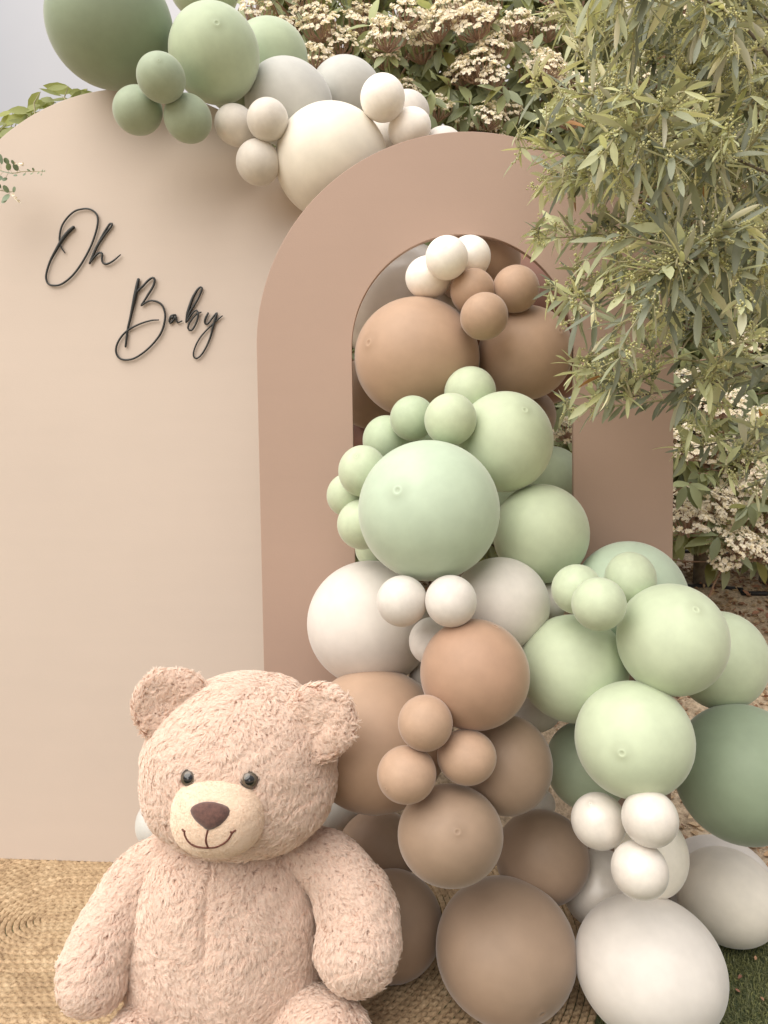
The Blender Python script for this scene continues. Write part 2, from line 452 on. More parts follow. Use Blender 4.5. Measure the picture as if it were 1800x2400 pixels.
BG_U = Vector((math.cos(math.radians(5)), -math.sin(math.radians(5)), 0)); BG_N = Vector((-BG_U.y, BG_U.x, 0)) * 1.0
BG_P = P(312, 1120, 2.2)
BG_L = on_plane(-156, 900, BG_P, BG_N); BG_R = on_plane(780, 900, BG_P, BG_N); BG_T = on_plane(312, 205, BG_P, BG_N)
bg_c = (BG_L + BG_R) / 2; bg_half = (BG_R - BG_L).length / 2 if True else 0
bg_half = math.hypot(BG_R.x - BG_L.x, BG_R.y - BG_L.y) / 2
RUGZ = .014
bgb = Vector((bg_c.x, bg_c.y, RUGZ))
arch_panel('arch_panel', 'large solid beige arched panel with black lettering standing on the rug', M_BEIGE, bgb, BG_U, bg_half, BG_T.z - RUGZ, .018)

PK_U = Vector((math.cos(math.radians(1.5)), -math.sin(math.radians(1.5)), 0)); PK_N = Vector((-PK_U.y, PK_U.x, 0))
PK_P = P(1091, 1120, 1.90)
PK_L = on_plane(601, 800, PK_P, PK_N); PK_R = on_plane(1580, 800, PK_P, PK_N); PK_T = on_plane(1082, 308, PK_P, PK_N)
pk_c = (PK_L + PK_R) / 2; pk_half = (PK_R - PK_L).length / 2
I_L = on_plane(825, 850, PK_P, PK_N); I_R = on_plane(1344, 850, PK_P, PK_N); I_T = on_plane(1080, 549, PK_P, PK_N)
in_half = (I_R - I_L).length / 2; in_off = ((I_L + I_R) / 2 - pk_c).dot(PK_U)
pkb = Vector((pk_c.x, pk_c.y, RUGZ))
arch_panel('arch_panel', 'dusty pink arched panel with an open arched window that the balloons pour through', M_PINK, pkb, PK_U, pk_half, PK_T.z - RUGZ, .018, (in_half, I_T.z - RUGZ, in_off))

# ------------------------------------------------------------------ lettering on the beige panel
def z1(x, y): return (x / 2.37, 400 + y / 2.37)
def z2(x, y): return (380 + x / 10.06, 640 + y / 10.06)
def letter(parent, strokes, fmap, kmap):
    acc = Acc()
    for si, pts in enumerate(strokes):
        C = []
        for q in pts:
            px, py = fmap(q[0], q[1]); w = q[2] * kmap
            p = on_plane(px, py, BG_P - BG_N * (.0065 + .0008 * si), BG_N)
            C.append((p.x, p.y, p.z, w * 2.2 * 1.12 / F))
        C = catmull(C, .004)
        Vt, T = tube_np(C[:, :3], C[:, 3], 10, flat=tuple(BG_N), flat_k=.9)
        # keep the stroke shallow: clamp towards the panel
        acc.add(Vt, T)
    return link('letter', acc.mesh('letter'), parent, M_BLACK)
oh = empty('script_lettering', on_plane(190, 600, BG_P - BG_N * .006, BG_N))
tag(oh, 'black handwritten word Oh fixed high on the beige panel', 'lettering', 'black script words on the beige panel')
letter(oh, [[(412, 312, 8), (380, 340, 9), (345, 385, 8.5), (312, 440, 7), (280, 500, 5.5), (260, 560, 5), (256, 600, 5), (270, 630, 5), (305, 638, 5), (345, 628, 5), (400, 585, 5), (450, 520, 5), (500, 430, 5),
             (530, 350, 5), (543, 290, 5), (540, 250, 4.8), (520, 225, 4.5), (490, 212, 4.5), (455, 213, 4.5), (415, 225, 4.5), (375, 260, 4.5), (345, 305, 4.5), (333, 350, 4.8), (331, 390, 5), (340, 425, 4), (362, 458, 2.6)]], z1, 1 / 2.37)
letter(oh, [[(497, 518, 5), (515, 475, 6.5), (545, 410, 6.5), (590, 345, 5), (618, 310, 4.5), (624, 294, 4.5), (612, 294, 5), (590, 325, 5.5), (562, 375, 6), (530, 440, 6), (505, 500, 5)],
            [(500, 512, 4.5), (525, 478, 5), (552, 455, 5), (568, 462, 5), (566, 488, 5), (572, 512, 5), (595, 518, 5), (630, 500, 4.5), (670, 466, 3)]], z1, 1 / 2.37)
ba = empty('script_lettering', on_plane(390, 740, BG_P - BG_N * .006, BG_N))
tag(ba, 'black handwritten word Baby fixed lower and further right on the beige panel', 'lettering', 'black script words on the beige panel')
letter(ba, [[(770, 600, 7), (762, 640, 9), (750, 700, 10), (737, 760, 8), (724, 820, 6.5), (710, 880, 6), (702, 940, 5.5), (697, 980, 5)],
            [(748, 690, 7), (768, 665, 6), (795, 640, 5.5), (825, 608, 5.5), (848, 595, 5.5), (859, 606, 5.5), (852, 640, 5.5), (825, 685, 5.5), (800, 725, 5), (784, 750, 4.5), (808, 733, 4.5), (840, 722, 4.5), (880, 731, 5),
             (905, 755, 5), (917, 800, 5), (912, 850, 5.5), (895, 900, 5.5), (860, 950, 5), (810, 1000, 5), (750, 1040, 5), (700, 1051, 5), (662, 1040, 5), (644, 1005, 5), (652, 960, 5), (680, 915, 5), (720, 880, 5), (780, 850, 4.5), (840, 832, 4), (882, 829, 3)]], z1, 1 / 2.37)
letter(ba, [[(325, 990, 18), (275, 985, 20), (220, 1005, 24), (185, 1075, 26), (170, 1145, 22), (188, 1188, 20), (232, 1150, 24), (285, 1080, 24), (325, 1000, 20), (325, 1060, 22), (342, 1130, 20), (372, 1170, 18), (420, 1150, 16), (475, 1125, 12)],
            [(215, 1060, 26), (240, 1050, 34), (270, 1020, 26)]], z2, 1 / 10.06)
letter(ba, [[(562, 1172, 16), (585, 1010, 28), (620, 880, 34), (665, 740, 32), (735, 560, 30), (835, 390, 24), (905, 330, 20), (940, 350, 20), (920, 440, 20), (850, 600, 20), (750, 770, 22), (665, 900, 26), (610, 1030, 24), (570, 1160, 16)],
            [(585, 1140, 18), (640, 1050, 18), (705, 955, 18), (770, 890, 18), (815, 880, 18), (845, 925, 18), (885, 935, 16), (925, 920, 12)],
            [(850, 930, 20), (848, 1010, 20), (820, 1130, 20), (755, 1270, 20), (695, 1348, 20), (640, 1350, 20), (608, 1295, 20), (640, 1185, 19), (715, 1075, 18), (795, 985, 18), (845, 935, 16)]], z2, 1 / 10.06)
letter(ba, [[(1090, 935, 18), (1045, 1020, 24), (1008, 1120, 24), (1015, 1195, 20), (1055, 1212, 18), (1115, 1155, 18), (1200, 1040, 20), (1290, 935, 18), (1272, 1020, 26), (1235, 1150, 26), (1190, 1310, 24), (1140, 1500, 22), (1060, 1700, 20),
             (960, 1880, 20), (865, 1985, 18), (790, 2012, 17), (742, 1960, 17), (745, 1850, 17), (805, 1680, 17), (905, 1510, 17), (1020, 1375, 17), (1130, 1265, 18), (1230, 1170, 18), (1340, 1070, 15), (1425, 1005, 12)]], z2, 1 / 10.06)

# ------------------------------------------------------------------ balloons
def balloon_mesh(ring):
    prof = []
    NB = 36
    # crown: a small raised ring where the latex was dipped
    prof += [(0.0, 1.0 - .006), (.016, 1.0 - .006), (.034, 1.0 - .002), (.046, 1.0 + .004), (.058, 1.0 + .0035), (.075, 1.0 - .003)]
    if not ring: prof = [(0.0, 1.0), (.03, .9995)]
    for i in range(2, NB + 1):
        th = math.pi * i / (NB + 1.2)
        r = math.sin(th); z = math.cos(th)
        if th > math.pi / 2:
            k = (th - math.pi / 2) / (math.pi / 2); r *= 1 - .05 * k * k; z *= 1 + .05 * k
        prof.append((r, z))
    prof += [(.05, -1.075), (.035, -1.10), (.03, -1.12), (.045, -1.125), (.05, -1.14), (.032, -1.15), (.03, -1.17), (.06, -1.20), (.066, -1.205), (.05, -1.20), (0, -1.18)]
    S = 64; V = []; T = []
    for r, z in prof:
        for s in range(S): a = 2 * math.pi * s / S; V.append((r * math.cos(a), r * math.sin(a), z))
    for i in range(len(prof) - 1):
        for s in range(S):
            p = i * S + s; q = i * S + (s + 1) % S; T.append((p, p + S, q + S, q))
    me = bpy.data.meshes.new('balloon'); bm = bmesh.new()
    vs = [bm.verts.new(v) for v in V]
    for f in T: bm.faces.new([vs[i] for i in f])
    bmesh.ops.remove_doubles(bm, verts=bm.verts, dist=1e-6)
    bmesh.ops.recalc_face_normals(bm, faces=bm.faces)
    for f in bm.faces: f.smooth = True
    bm.to_mesh(me); bm.free(); return me
BM = {}
base_bm = {True: balloon_mesh(True), False: balloon_mesh(False)}
def bmesh_for(key):
    if key not in BM:
        me = base_bm[key[1]].copy(); me.name = 'balloon'; me.materials.append(PAL[key[0]]); BM[key] = me
    return BM[key]

# cx, cy, rx, ry, colour, starting depth, side of the pink panel (F front, B behind, - either), crown point (px,py) or None, label
BL = [
 # ---- top garland
 (253, 52, 153, 158, 'deep_sage', 2.00, '-', None, 'very large deep sage balloon at the top of the garland against the sky'),
 (501, 123, 108, 122, 'green', 1.99, '-', (508, 55), 'large soft green balloon just right of the very large deep sage one'),
 (628, 135, 95, 97, 'green', 2.24, '-', None, 'plain green balloon half hidden behind the upper garland, against the flowering hedge'),
 (480, -42, 90, 88, 'green', 2.25, '-', None, 'green balloon cut off by the top edge between two larger green ones'),
 (377, 181, 58, 61, 'sage', 1.84, '-', (372, 142), 'small sage balloon in front, uppermost of the sage trio above the lettering'),
 (322, 258, 60, 60, 'sage', 1.93, '-', None, 'small sage balloon, left one of the sage trio above the lettering'),
 (440, 277, 57, 60, 'sage', 1.93, '-', None, 'small sage balloon, lower right one of the sage trio above the lettering'),
 (545, 205, 60, 60, 'sage', 2.14, '-', None, 'sage balloon showing as a sliver under the large soft green one'),
 (677, 240, 105, 108, 'grey', 2.12, '-', None, 'pale grey balloon behind the small stone-coloured trio'),
 (812, 217, 86, 88, 'grey', 2.26, '-', None, 'pale grey balloon furthest back, below the hedge blossom'),
 (552, 293, 50, 51, 'stone', 2.00, '-', None, 'small stone-beige balloon, left one of the stone trio by the ivory balloon'),
 (627, 280, 49, 53, 'stone', 1.93, '-', None, 'small stone-beige balloon, upper right one of the stone trio by the ivory balloon'),
 (605, 380, 52, 56, 'stone', 1.98, '-', None, 'small stone-beige balloon, lowest of the stone trio, resting against the beige panel'),
 (777, 376, 133, 138, 'ivory', 2.03, 'B', None, 'large ivory balloon tucked behind the shoulder of the pink arch'),
 (897, 229, 52, 59, 'peach', 1.96, 'B', None, 'small warm white balloon, top left one of the white trio above the pink arch'),
 (958, 259, 50, 50, 'white', 2.08, 'B', None, 'small white balloon at the back of the white trio above the pink arch'),
 (960, 300, 52, 50, 'peach', 1.97, 'B', None, 'small warm white balloon sinking behind the top edge of the pink arch'),
 (1035, 345, 50, 50, 'white', 2.04, 'B', None, 'white balloon just peeping over the apex of the pink arch'),
 (902, 318, 50, 50, 'white', 2.10, 'B', None, 'white balloon glimpsed between the large ivory one and the white trio'),
 # ---- in the arched window
 (1047, 604, 50, 53, 'peach', 1.80, '-', (1040, 577), 'small bright white balloon in front at the top of the arched window'),
 (1101, 602, 50, 51, 'peach', 1.88, '-', None, 'small white balloon, right one of the white trio at the top of the arched window'),
 (1004, 650, 54, 50, 'peach', 1.87, '-', None, 'small white balloon, lower left one of the trio at the top of the arched window'),
 (1135, 741, 56, 56, 'tan', 1.76, '-', None, 'small tan balloon in front, lowest of the tan trio in the arched window'),
 (1209, 677, 55, 57, 'tan', 1.84, '-', None, 'small tan balloon, right one of the tan trio in the arched window'),
 (1108, 682, 53, 54, 'tan', 1.86, '-', None, 'small tan balloon, left one of the tan trio under the white balloons'),
 (977, 838, 147, 143, 'tan', 1.92, '-', (866, 804), 'big tan balloon filling the left of the arched window'),
 (1232, 827, 111, 112, 'tan', 1.94, '-', (1312, 777), 'big tan balloon filling the right of the arched window'),
 (938, 712, 150, 150, 'pearl', 2.12, 'B', None, 'large greyish white balloon deep behind the upper left of the arched window'),
 (1115, 610, 106, 104, 'tan', 2.10, 'B', None, 'light tan balloon behind the white trio at the top of the arched window'),
 (1255, 770, 180, 185, 'brown', 2.36, 'B', None, 'large dark brown balloon in shade at the right back of the arched window'),
 (1250, 975, 54, 60, 'mocha', 2.06, 'B', None, 'small mocha balloon squeezed behind the green balloons under the big tan one'),
 (870, 920, 85, 85, 'mocha', 2.12, 'B', None, 'mocha balloon in shade below the big tan balloon by the left edge of the window'),
 (885, 1045, 82, 80, 'brown', 2.16, 'B', None, 'dark brown balloon in shade at the lower left edge of the window'),
 # ---- green column
 (1102, 920, 61, 61, 'lime', 1.78, '-', None, 'small pale green balloon, highest of the green trio under the big tan balloons'),
 (1056, 983, 61, 62, 'lime', 1.66, 'F', None, 'small pale green balloon in front, middle of the green trio under the big tan balloons'),
 (967, 980, 53, 53, 'green', 1.74, '-', None, 'small green balloon, left one of the green trio under the big tan balloons'),
 (905, 1032, 55, 59, 'green', 1.82, '-', None, 'green balloon half hidden behind the mint giant, by the window edge'),
 (1010, 1022, 62, 62, 'green', 1.92, '-', None, 'green balloon in shade filling the gap behind the green trio'),
 (1185, 1190, 74, 74, 'green', 1.86, 'B', None, 'green balloon in shade in the gap between the mint giant and its right-hand neighbour'),
 (1183, 1035, 113, 119, 'lime', 1.78, '-', (1230, 962), 'large green balloon to the upper right of the mint giant'),
 (1006, 1197, 166, 165, 'mint', 1.60, 'F', (933, 1150), 'giant mint balloon at the middle of the garland'),
 (850, 1104, 57, 61, 'lime', 1.68, 'F', (835, 1070), 'small pale green balloon, top one stacked left of the mint giant'),
 (818, 1160, 52, 52, 'lime', 1.75, 'F', None, 'small pale green balloon furthest out to the left of the mint giant'),
 (848, 1229, 57, 59, 'lime', 1.68, 'F', None, 'small pale green balloon, lowest one stacked left of the mint giant'),
 (882, 1285, 50, 50, 'lime', 1.76, 'F', None, 'pale green balloon peeping between the mint giant and the large white one'),
 (1290, 1131, 84, 86, 'green', 2.02, 'B', None, 'green balloon behind the right upright of the pink arch'),
 (1269, 1251, 114, 117, 'lime', 1.67, 'F', None, 'large green balloon lapping over the right upright of the pink arch'),
 # ---- white band
 (868, 1462, 146, 149, 'white', 1.66, 'F', None, 'large warm white balloon against the left upright of the pink arch'),
 (942, 1409, 60, 60, 'white', 1.50, 'F', None, 'small white balloon, left one of the pair under the mint giant'),
 (1057, 1409, 61, 61, 'white', 1.47, 'F', None, 'small white balloon, right one of the pair under the mint giant'),
 (1013, 1503, 54, 56, 'white', 1.56, 'F', None, 'small white balloon below the white pair, half behind the rose tan one'),
 (1175, 1418, 112, 113, 'white', 1.62, 'F', None, 'large white balloon between the mint giant and the pale green cluster'),
 (1290, 1410, 40, 45, 'white', 1.74, 'F', None, 'white sliver of balloon between the large white one and the pale green cluster'),
 (998, 1590, 40, 40, 'white', 1.70, 'F', None, 'white sliver of balloon between the rose tan and the biggest tan one'),
 (1255, 1650, 66, 66, 'stone', 1.74, 'F', None, 'greyish balloon in shade behind the rose tan and green ones'),
 # ---- tan cluster
 (1113, 1581, 122, 133, 'rose', 1.50, 'F', (1160, 1470), 'large rose tan balloon below the white pair'),
 (878, 1739, 170, 172, 'tan', 1.62, 'F', None, 'biggest tan balloon directly behind the teddy bear ear'),
 (997, 1695, 63, 68, 'tan', 1.43, 'F', None, 'small tan balloon, top one of the tan trio beside the bear'),
 (953, 1816, 70, 69, 'tan', 1.42, 'F', (905, 1848), 'small tan balloon, left one of the tan trio beside the bear'),
 (1094, 1775, 71, 66, 'tan', 1.44, 'F', None, 'small tan balloon, right one of the tan trio beside the bear'),
 (1187, 1794, 109, 120, 'mocha', 1.57, 'F', None, 'large mocha balloon right of the tan trio, in front of the sage one'),
 (1056, 1960, 124, 124, 'mocha', 1.46, 'F', (1072, 1950), 'creased mocha balloon directly under the tan trio'),
 (1272, 2012, 111, 115, 'mocha', 1.58, 'F', None, 'large mocha balloon beside the pearly trio'),
 (888, 1990, 95, 92, 'mocha', 1.74, 'F', None, 'mocha balloon in shade above the bear right shoulder'),
 (917, 2172, 120, 138, 'mocha', 1.67, 'F', None, 'mocha balloon resting on the rug behind the bear paw'),
 (1188, 2233, 168, 172, 'mocha', 1.52, 'F', (1268, 2374), 'giant mocha balloon resting on the rug in front'),
 (1262, 1885, 40, 40, 'stone', 1.76, 'F', None, 'greyish sliver of balloon above the mocha one beside the pearly trio'),
 # ---- green right cluster
 (1478, 1410, 140, 142, 'mint', 1.68, 'F', None, 'large pale mint balloon behind the pale green trio, over the foot of the pink arch'),
 (1352, 1381, 59, 59, 'lime', 1.50, 'F', None, 'small pale green balloon, left one of the trio on the pale mint balloon'),
 (1404, 1416, 64, 64, 'lime', 1.42, 'F', None, 'small pale green balloon in front, lowest of the trio on the pale mint balloon'),
 (1478, 1357, 62, 64, 'lime', 1.51, 'F', None, 'small pale green balloon, upper right one of the trio on the pale mint balloon'),
 (1578, 1500, 133, 133, 'lime', 1.50, 'F', (1631, 1430), 'large pale green balloon with a ringed crown at the right of the garland'),
 (1345, 1568, 129, 128, 'lime', 1.56, 'F', None, 'large green balloon touching the rose tan one'),
 (1692, 1549, 116, 117, 'lime', 1.72, 'F', None, 'large green balloon at the right edge behind the ringed one'),
 (1489, 1736, 141, 142, 'lime', 1.46, 'F', (1458, 1765), 'large pale green balloon above the pearly trio'),
 (1745, 1817, 168, 168, 'deep_sage', 1.62, 'F', None, 'giant deep sage balloon cut by the right edge'),
 (1378, 1795, 100, 108, 'sage', 1.70, 'F', None, 'sage balloon in shade between the mocha and the pale green ones'),
 # ---- white right cluster
 (1404, 1925, 65, 69, 'pearl', 1.45, 'F', (1384, 1884), 'small pearly balloon, left one of the pearly trio'),
 (1524, 1919, 68, 69, 'pearl', 1.43, 'F', None, 'small pearly balloon, upper right one of the pearly trio'),
 (1500, 2041, 68, 71, 'pearl', 1.42, 'F', None, 'small pearly balloon, lowest of the pearly trio on the giant white one'),
 (1528, 2005, 88, 105, 'ivory', 1.62, 'F', None, 'ivory balloon behind the pearly trio'),
 (1708, 2104, 126, 118, 'cream', 1.80, 'F', None, 'large cream balloon resting at the edge of the grass'),
 (1527, 2275, 181, 180, 'white', 1.50, 'F', None, 'giant white balloon resting in front at the bottom of the garland'),
 (1408, 2085, 92, 95, 'pearl', 1.66, 'F', None, 'pearly balloon in shade behind the giant white and mocha ones'),
 (1692, 2098, 138, 138, 'white', 2.02, '-', None, 'white balloon showing only as a rim behind the large cream one'),
 # ---- behind the bear
 (382, 1930, 66, 68, 'grey', 1.74, '-', None, 'pale grey balloon peeping out beside the bear left cheek'),
 (792, 1885, 74, 78, 'grey', 1.78, '-', None, 'pale grey balloon between the bear cheek and the biggest tan one'),
]
def solve_sphere(cx, cy, r, d):
    """unit direction and radius of the sphere of that outline, centre at view depth d"""
    ox, oy = cx - 900, cy - 1200; rho = math.hypot(ox, oy) + 1e-9
    e = (ox / rho, oy / rho)
    # r is the mean of the outline's two radii
    al = math.atan(rho / F); rr = r / math.sqrt(1 / math.cos(al)) * (1 / math.cos(al)) ** 0.0
    # radial extent about the outline's centre
    a1 = math.atan((rho - r * math.cos(al) ** -.5) / F); a2 = math.atan((rho + r * math.cos(al) ** -.5) / F)
    am = (a1 + a2) / 2; half = (a2 - a1) / 2
    q = math.tan(am) * F
    px, py = 900 + e[0] * q, 1200 + e[1] * q
    c = P(px, py, d); R = (c - CAM).length * math.sin(half)
    return c, R
nBL = len(BL); D = [b[5] for b in BL]
def st(i): 
    b = BL[i]; return solve_sphere(b[0], b[1], math.sqrt(b[2] * b[3]), D[i])
order = {}
for i in range(nBL):
    for j in range(i + 1, nBL):
        a, b = BL[i], BL[j]
        ra = (a[2] + a[3]) / 2; rb = (b[2] + b[3]) / 2
        if math.hypot(a[0] - b[0], a[1] - b[1]) < ra + rb - 2:
            order[(i, j)] = 1 if a[5] < b[5] else -1       # 1: i in front
BED = [(562, 1785, 1.50, .20), (525, 2150, 1.56, .20)]     # the bear
for it in range(260):
    S = [st(i) for i in range(nBL)]
    mv = [0.0] * nBL
    for (i, j), s in order.items():
        (ci, Ri), (cj, Rj) = S[i], S[j]
        want = .93 * (Ri + Rj); dist = (ci - cj).length
        if dist < want or (D[j] - D[i]) * s < 0:
            gap = min(.02, max(want - dist, .004))
            mv[i] -= s * gap * .5; mv[j] += s * gap * .5
    for i in range(nBL):
        c, R = S[i]; b = BL[i]
        mv[i] += (b[5] - D[i]) * .02
        D[i] += max(-.02, min(.02, mv[i]))
        c, R = st(i)
        dp = (c - PK_P).dot(PK_N)                     # signed distance behind the pink plane
        if b[6] == 'F' and dp > -R * .95: D[i] -= (dp + R * .95)
        if b[6] == 'B' and dp < R * .95 + .018: D[i] += (R * .95 + .018 - dp)
        if b[0] < 790:
            db = (c - BG_P).dot(BG_N)
            # only where the balloon overlaps the panel outline
            lx = (c - bgb).dot(BG_U); zz = c.z - (BG_T.z - bg_half)
            inside = abs(lx) < bg_half and (zz < 0 or math.hypot(lx, zz) < bg_half)
            if inside and db > -R * .93: D[i] -= (db + R * .93)
        c, R = st(i)
        if c.z - R < .012 and c.y < 2.3: D[i] -= .01
        if 'biggest tan one directly' in b[8] or b[8].startswith('biggest tan'): D[i] = max(D[i], 1.685)
        if 'resting' in b[8] and ('rug' in b[8] or 'grass' in b[8] or 'bottom' in b[8]):
            D[i] += max(-.02, min(.02, (c.z - R - .014)))
ball_pos = []
rb = random.Random(11)
for i, b in enumerate(BL):
    c, R = st(i)
    al = math.sqrt(b[2] * b[3])
    o = bpy.data.objects.new('balloon', bmesh_for((b[4], b[7] is not None))); COL.objects.link(o)
    tag(o, b[8], 'balloon', 'balloons of the garland')
    ox, oy = b[0] - 900, b[1] - 1200; rho2 = ox * ox + oy * oy; kk = rho2 / (F * F)      # 1/cos^2 - 1
    ecc = (b[3] / b[2]) / math.sqrt((1 + kk * oy * oy / rho2) / (1 + kk * ox * ox / rho2))   # what the lens alone does not explain
    cam_d_ = (CAM - c).normalized()
    if b[7] is not None:
        hit = None; rr_ = ray(*b[7]).normalized(); oc = CAM - c
        bq = oc.dot(rr_); cq = oc.dot(oc) - R * R; disc = bq * bq - cq
        axis = (CAM + rr_ * (-bq - math.sqrt(disc)) - c).normalized() if disc > 0 else cam_d_
        o['crown_mark'] = 1.0
    else:
        a = rb.uniform(0, 6.28)
        if ecc > 1.04: axis = (cam_d_ + rgt * rb.uniform(-.3, .3) + upv * rb.uniform(-.4, .4)).normalized()
        else: axis = (cam_d_ * 1.0 + (rgt * math.cos(a) + upv * math.sin(a)) * rb.uniform(.5, 1.4)).normalized()
        o['crown_mark'] = 0.0
    q = axis.to_track_quat('Z', 'Y')
    o.rotation_mode = 'QUATERNION'
    if ecc > 1.04 or ecc < .97:      # longer one way: keep the local Y axis upright in the frame
        zx = axis; xx = upv.cross(zx).normalized(); yy = zx.cross(xx)
        q = Matrix((xx, yy, zx)).transposed().to_quaternion(); o.rotation_quaternion = q
    else: o.rotation_quaternion = q @ Euler((0, 0, rb.uniform(0, 6))).to_quaternion()
    k = 1.0
    if ecc > 1.04 or ecc < .97: o.scale = (R / math.sqrt(ecc), R * math.sqrt(ecc), R * 1.02)
    else: o.scale = (R, R, R * 1.02)
    o.location = c; ball_pos.append((c, R))
# ------------------------------------------------------------------ teddy bear
def plush_mat(name, c, dark):
    m = Mat(name); n = m.noise(38, 5, .7); r = m.ramp(n.outputs['Fac'], [(.3, dark), (.65, c)]); m.col(r.outputs['Color']); m.set(Roughness=.9)
    m.b.inputs['Sheen Weight'].default_value = .3
    m.bump(n.outputs['Fac'], .5, .004); return m.m
M_PLUSH = plush_mat('plush_backing', srgb(232, 204, 186), srgb(224, 192, 172))
m = Mat('plush_fur')
hi = m.new('ShaderNodeHairInfo')
r = m.ramp(hi.outputs['Intercept'], [(0, srgb(226, 200, 185)), (.45, srgb(243, 223, 209)), (1, srgb(253, 242, 232))])
r2 = m.ramp(hi.outputs['Random'], [(0, (.93, .90, .885, 1)), (1, (1.03, 1.03, 1.02, 1))])
cc = m.mixc(1.0, r.outputs['Color'], r2.outputs['Color'], 'MULTIPLY')
m.col(cc); m.set(Roughness=.75); m.b.inputs['Specular IOR Level'].default_value = .25
tr = m.new('ShaderNodeBsdfTranslucent'); mx = m.new('ShaderNodeMixShader'); mx.inputs[0].default_value = .42
m.l.new(cc, tr.inputs['Color']); m.l.new(m.b.outputs[0], mx.inputs[1]); m.l.new(tr.outputs[0], mx.inputs[2]); m.l.new(mx.outputs[0], m.out.inputs['Surface'])
M_FUR = m.m
m = Mat('velour_cream'); n = m.noise(150, 5, .7); n1 = m.noise(12, 4)
r = m.ramp(n1.outputs['Fac'], [(.3, srgb(236, 208, 184)), (.7, srgb(243, 220, 198))]); m.col(r.outputs['Color']); m.set(Roughness=.9)
m.b.inputs['Sheen Weight'].default_value = .4; m.bump(n.outputs['Fac'], .35, .002); M_VELOUR = m.m
m = Mat('velour_brown'); n = m.noise(120, 5, .7)
r = m.ramp(n.outputs['Fac'], [(.3, srgb(70, 45, 40)), (.7, srgb(104, 70, 60))]); m.col(r.outputs['Color']); m.set(Roughness=.85)
m.b.inputs['Sheen Weight'].default_value = .5; m.bump(n.outputs['Fac'], .4, .002); M_NOSE = m.m
m = Mat('brown_thread'); m.col(srgb(96, 52, 40)); m.set(Roughness=.7); M_THREAD = m.m
m = Mat('eye_glass'); m.col((.008, .008, .009, 1)); m.set(Roughness=.08); m.b.inputs['Coat Weight'].default_value = .6; M_EYE = m.m
m = Mat('eye_iris'); m.col(srgb(84, 74, 62)); m.set(Roughness=.15); m.b.inputs['Coat Weight'].default_value = .6; M_IRIS = m.m

def blob(name, f, seg=72, rings=48):
    V = []; Q = []
    for i in range(1, rings):
        th = math.pi * i / rings
        for s in range(seg):
            ph = 2 * math.pi * s / seg
            V.append(f(math.sin(th) * math.cos(ph), math.sin(th) * math.sin(ph), math.cos(th)))
    top = len(V); V.append(f(0, 0, 1)); bot = len(V); V.append(f(0, 0, -1))
    for i in range(rings - 2):
        for s in range(seg):
            a = i * seg + s; b = i * seg + (s + 1) % seg; Q += [(a, a + seg, b + seg), (a, b + seg, b)]
    for s in range(seg):
        Q.append((top, s, (s + 1) % seg)); Q.append((bot, (rings - 2) * seg + (s + 1) % seg, (rings - 2) * seg + s))
    return mesh_fast(name, np.array([tuple(v) for v in V]), np.array(Q))
KB = 1.022         # the bear sits this much further out than first measured
BEAR0 = P(525, 2150, 1.56 * KB); bear = empty('teddy_bear', (BEAR0.x, BEAR0.y, RUGZ))
tag(bear, 'large blush-beige plush teddy bear with brown nose sitting on the rug in front', 'teddy bear')
HC = P(564, 1782, 1.50 * KB); HS = Vector((.189, .160, .172)) * KB
def head_f(x, y, z):
    w = 1 + .10 * max(0, -z) - .05 * max(0, z - .2)
    b = noise.noise(Vector((x * 1.7, y * 1.7, z * 1.7))) * .02
    # superellipsoid, a little boxy
    e_ = 2.0 if z > 0 else 2.0 + .3 * smooth01(-z * 2)
    L = (abs(x) ** e_ + abs(y) ** e_ + abs(z) ** e_) ** (1 / e_)
    k = (1 + b) / L
    p = Vector((x * HS.x * w * k + .10 * HS.z * max(0, z) ** 1.3, y * HS.y * k, z * HS.z * k))
    return HC + p
head = link('head', blob('head', head_f), bear, M_PLUSH)
TC = P(525, 2150, 1.56 * KB); TC.z = .228 * KB
TS = Vector((.200, .165, .226)) * KB
def torso_f(x, y, z):
    w = 1 + .16 * smooth01(-z * .5 + .5) - .06
    L = (abs(x) ** 2.4 + abs(y) ** 2.4 + abs(z) ** 2.4) ** (1 / 2.4)
    k = (1 + noise.noise(Vector((x * 2, y * 2, z * 2 + 7))) * .03) / L
    seam = math.exp(-(x / .022) ** 2) * .010 * smooth01(z * 2 + .3) if y < 0 else 0
    return Vector((TC.x + x * TS.x * w * k, TC.y + y * TS.y * w * k + seam, max(RUGZ - .002, TC.z + z * TS.z * k)))
torso = link('torso', blob('torso', torso_f), bear, M_PLUSH)
def limb(name, pts, parent):
    C = catmull([(*P(px, py, d * KB), r * d * KB / F) for px, py, d, r in pts], .008)
    # round both ends
    def cap(c0, c1, r, n=7):
        dirv = (c0 - c1); dirv /= np.linalg.norm(dirv); out = []
        for k in range(1, n + 1):
            a = math.pi / 2 * k / n * .97
            out.append(np.append(c0 + dirv * r * math.sin(a), r * math.cos(a)))
        return out
    a = cap(C[0][:3], C[3][:3], C[0][3])[::-1]; b = cap(C[-1][:3], C[-4][:3], C[-1][3])
    C = np.array(a + list(C) + b)
    for i in range(len(C)):
        C[i, 3] *= 1 + noise.noise(Vector(C[i, :3] * 14)) * .05
    Vt, T = tube_np(C[:, :3], C[:, 3], 40)
    if name == 'leg': Vt[:, 2] = np.where(Vt[:, 2] < .10, .10 - (.10 - Vt[:, 2]) * 2.2, Vt[:, 2])
    Vt[:, 2] = np.maximum(Vt[:, 2], RUGZ - .002)
    ob = link(name, mesh_fast(name, Vt, T), parent, M_PLUSH)
    return ob
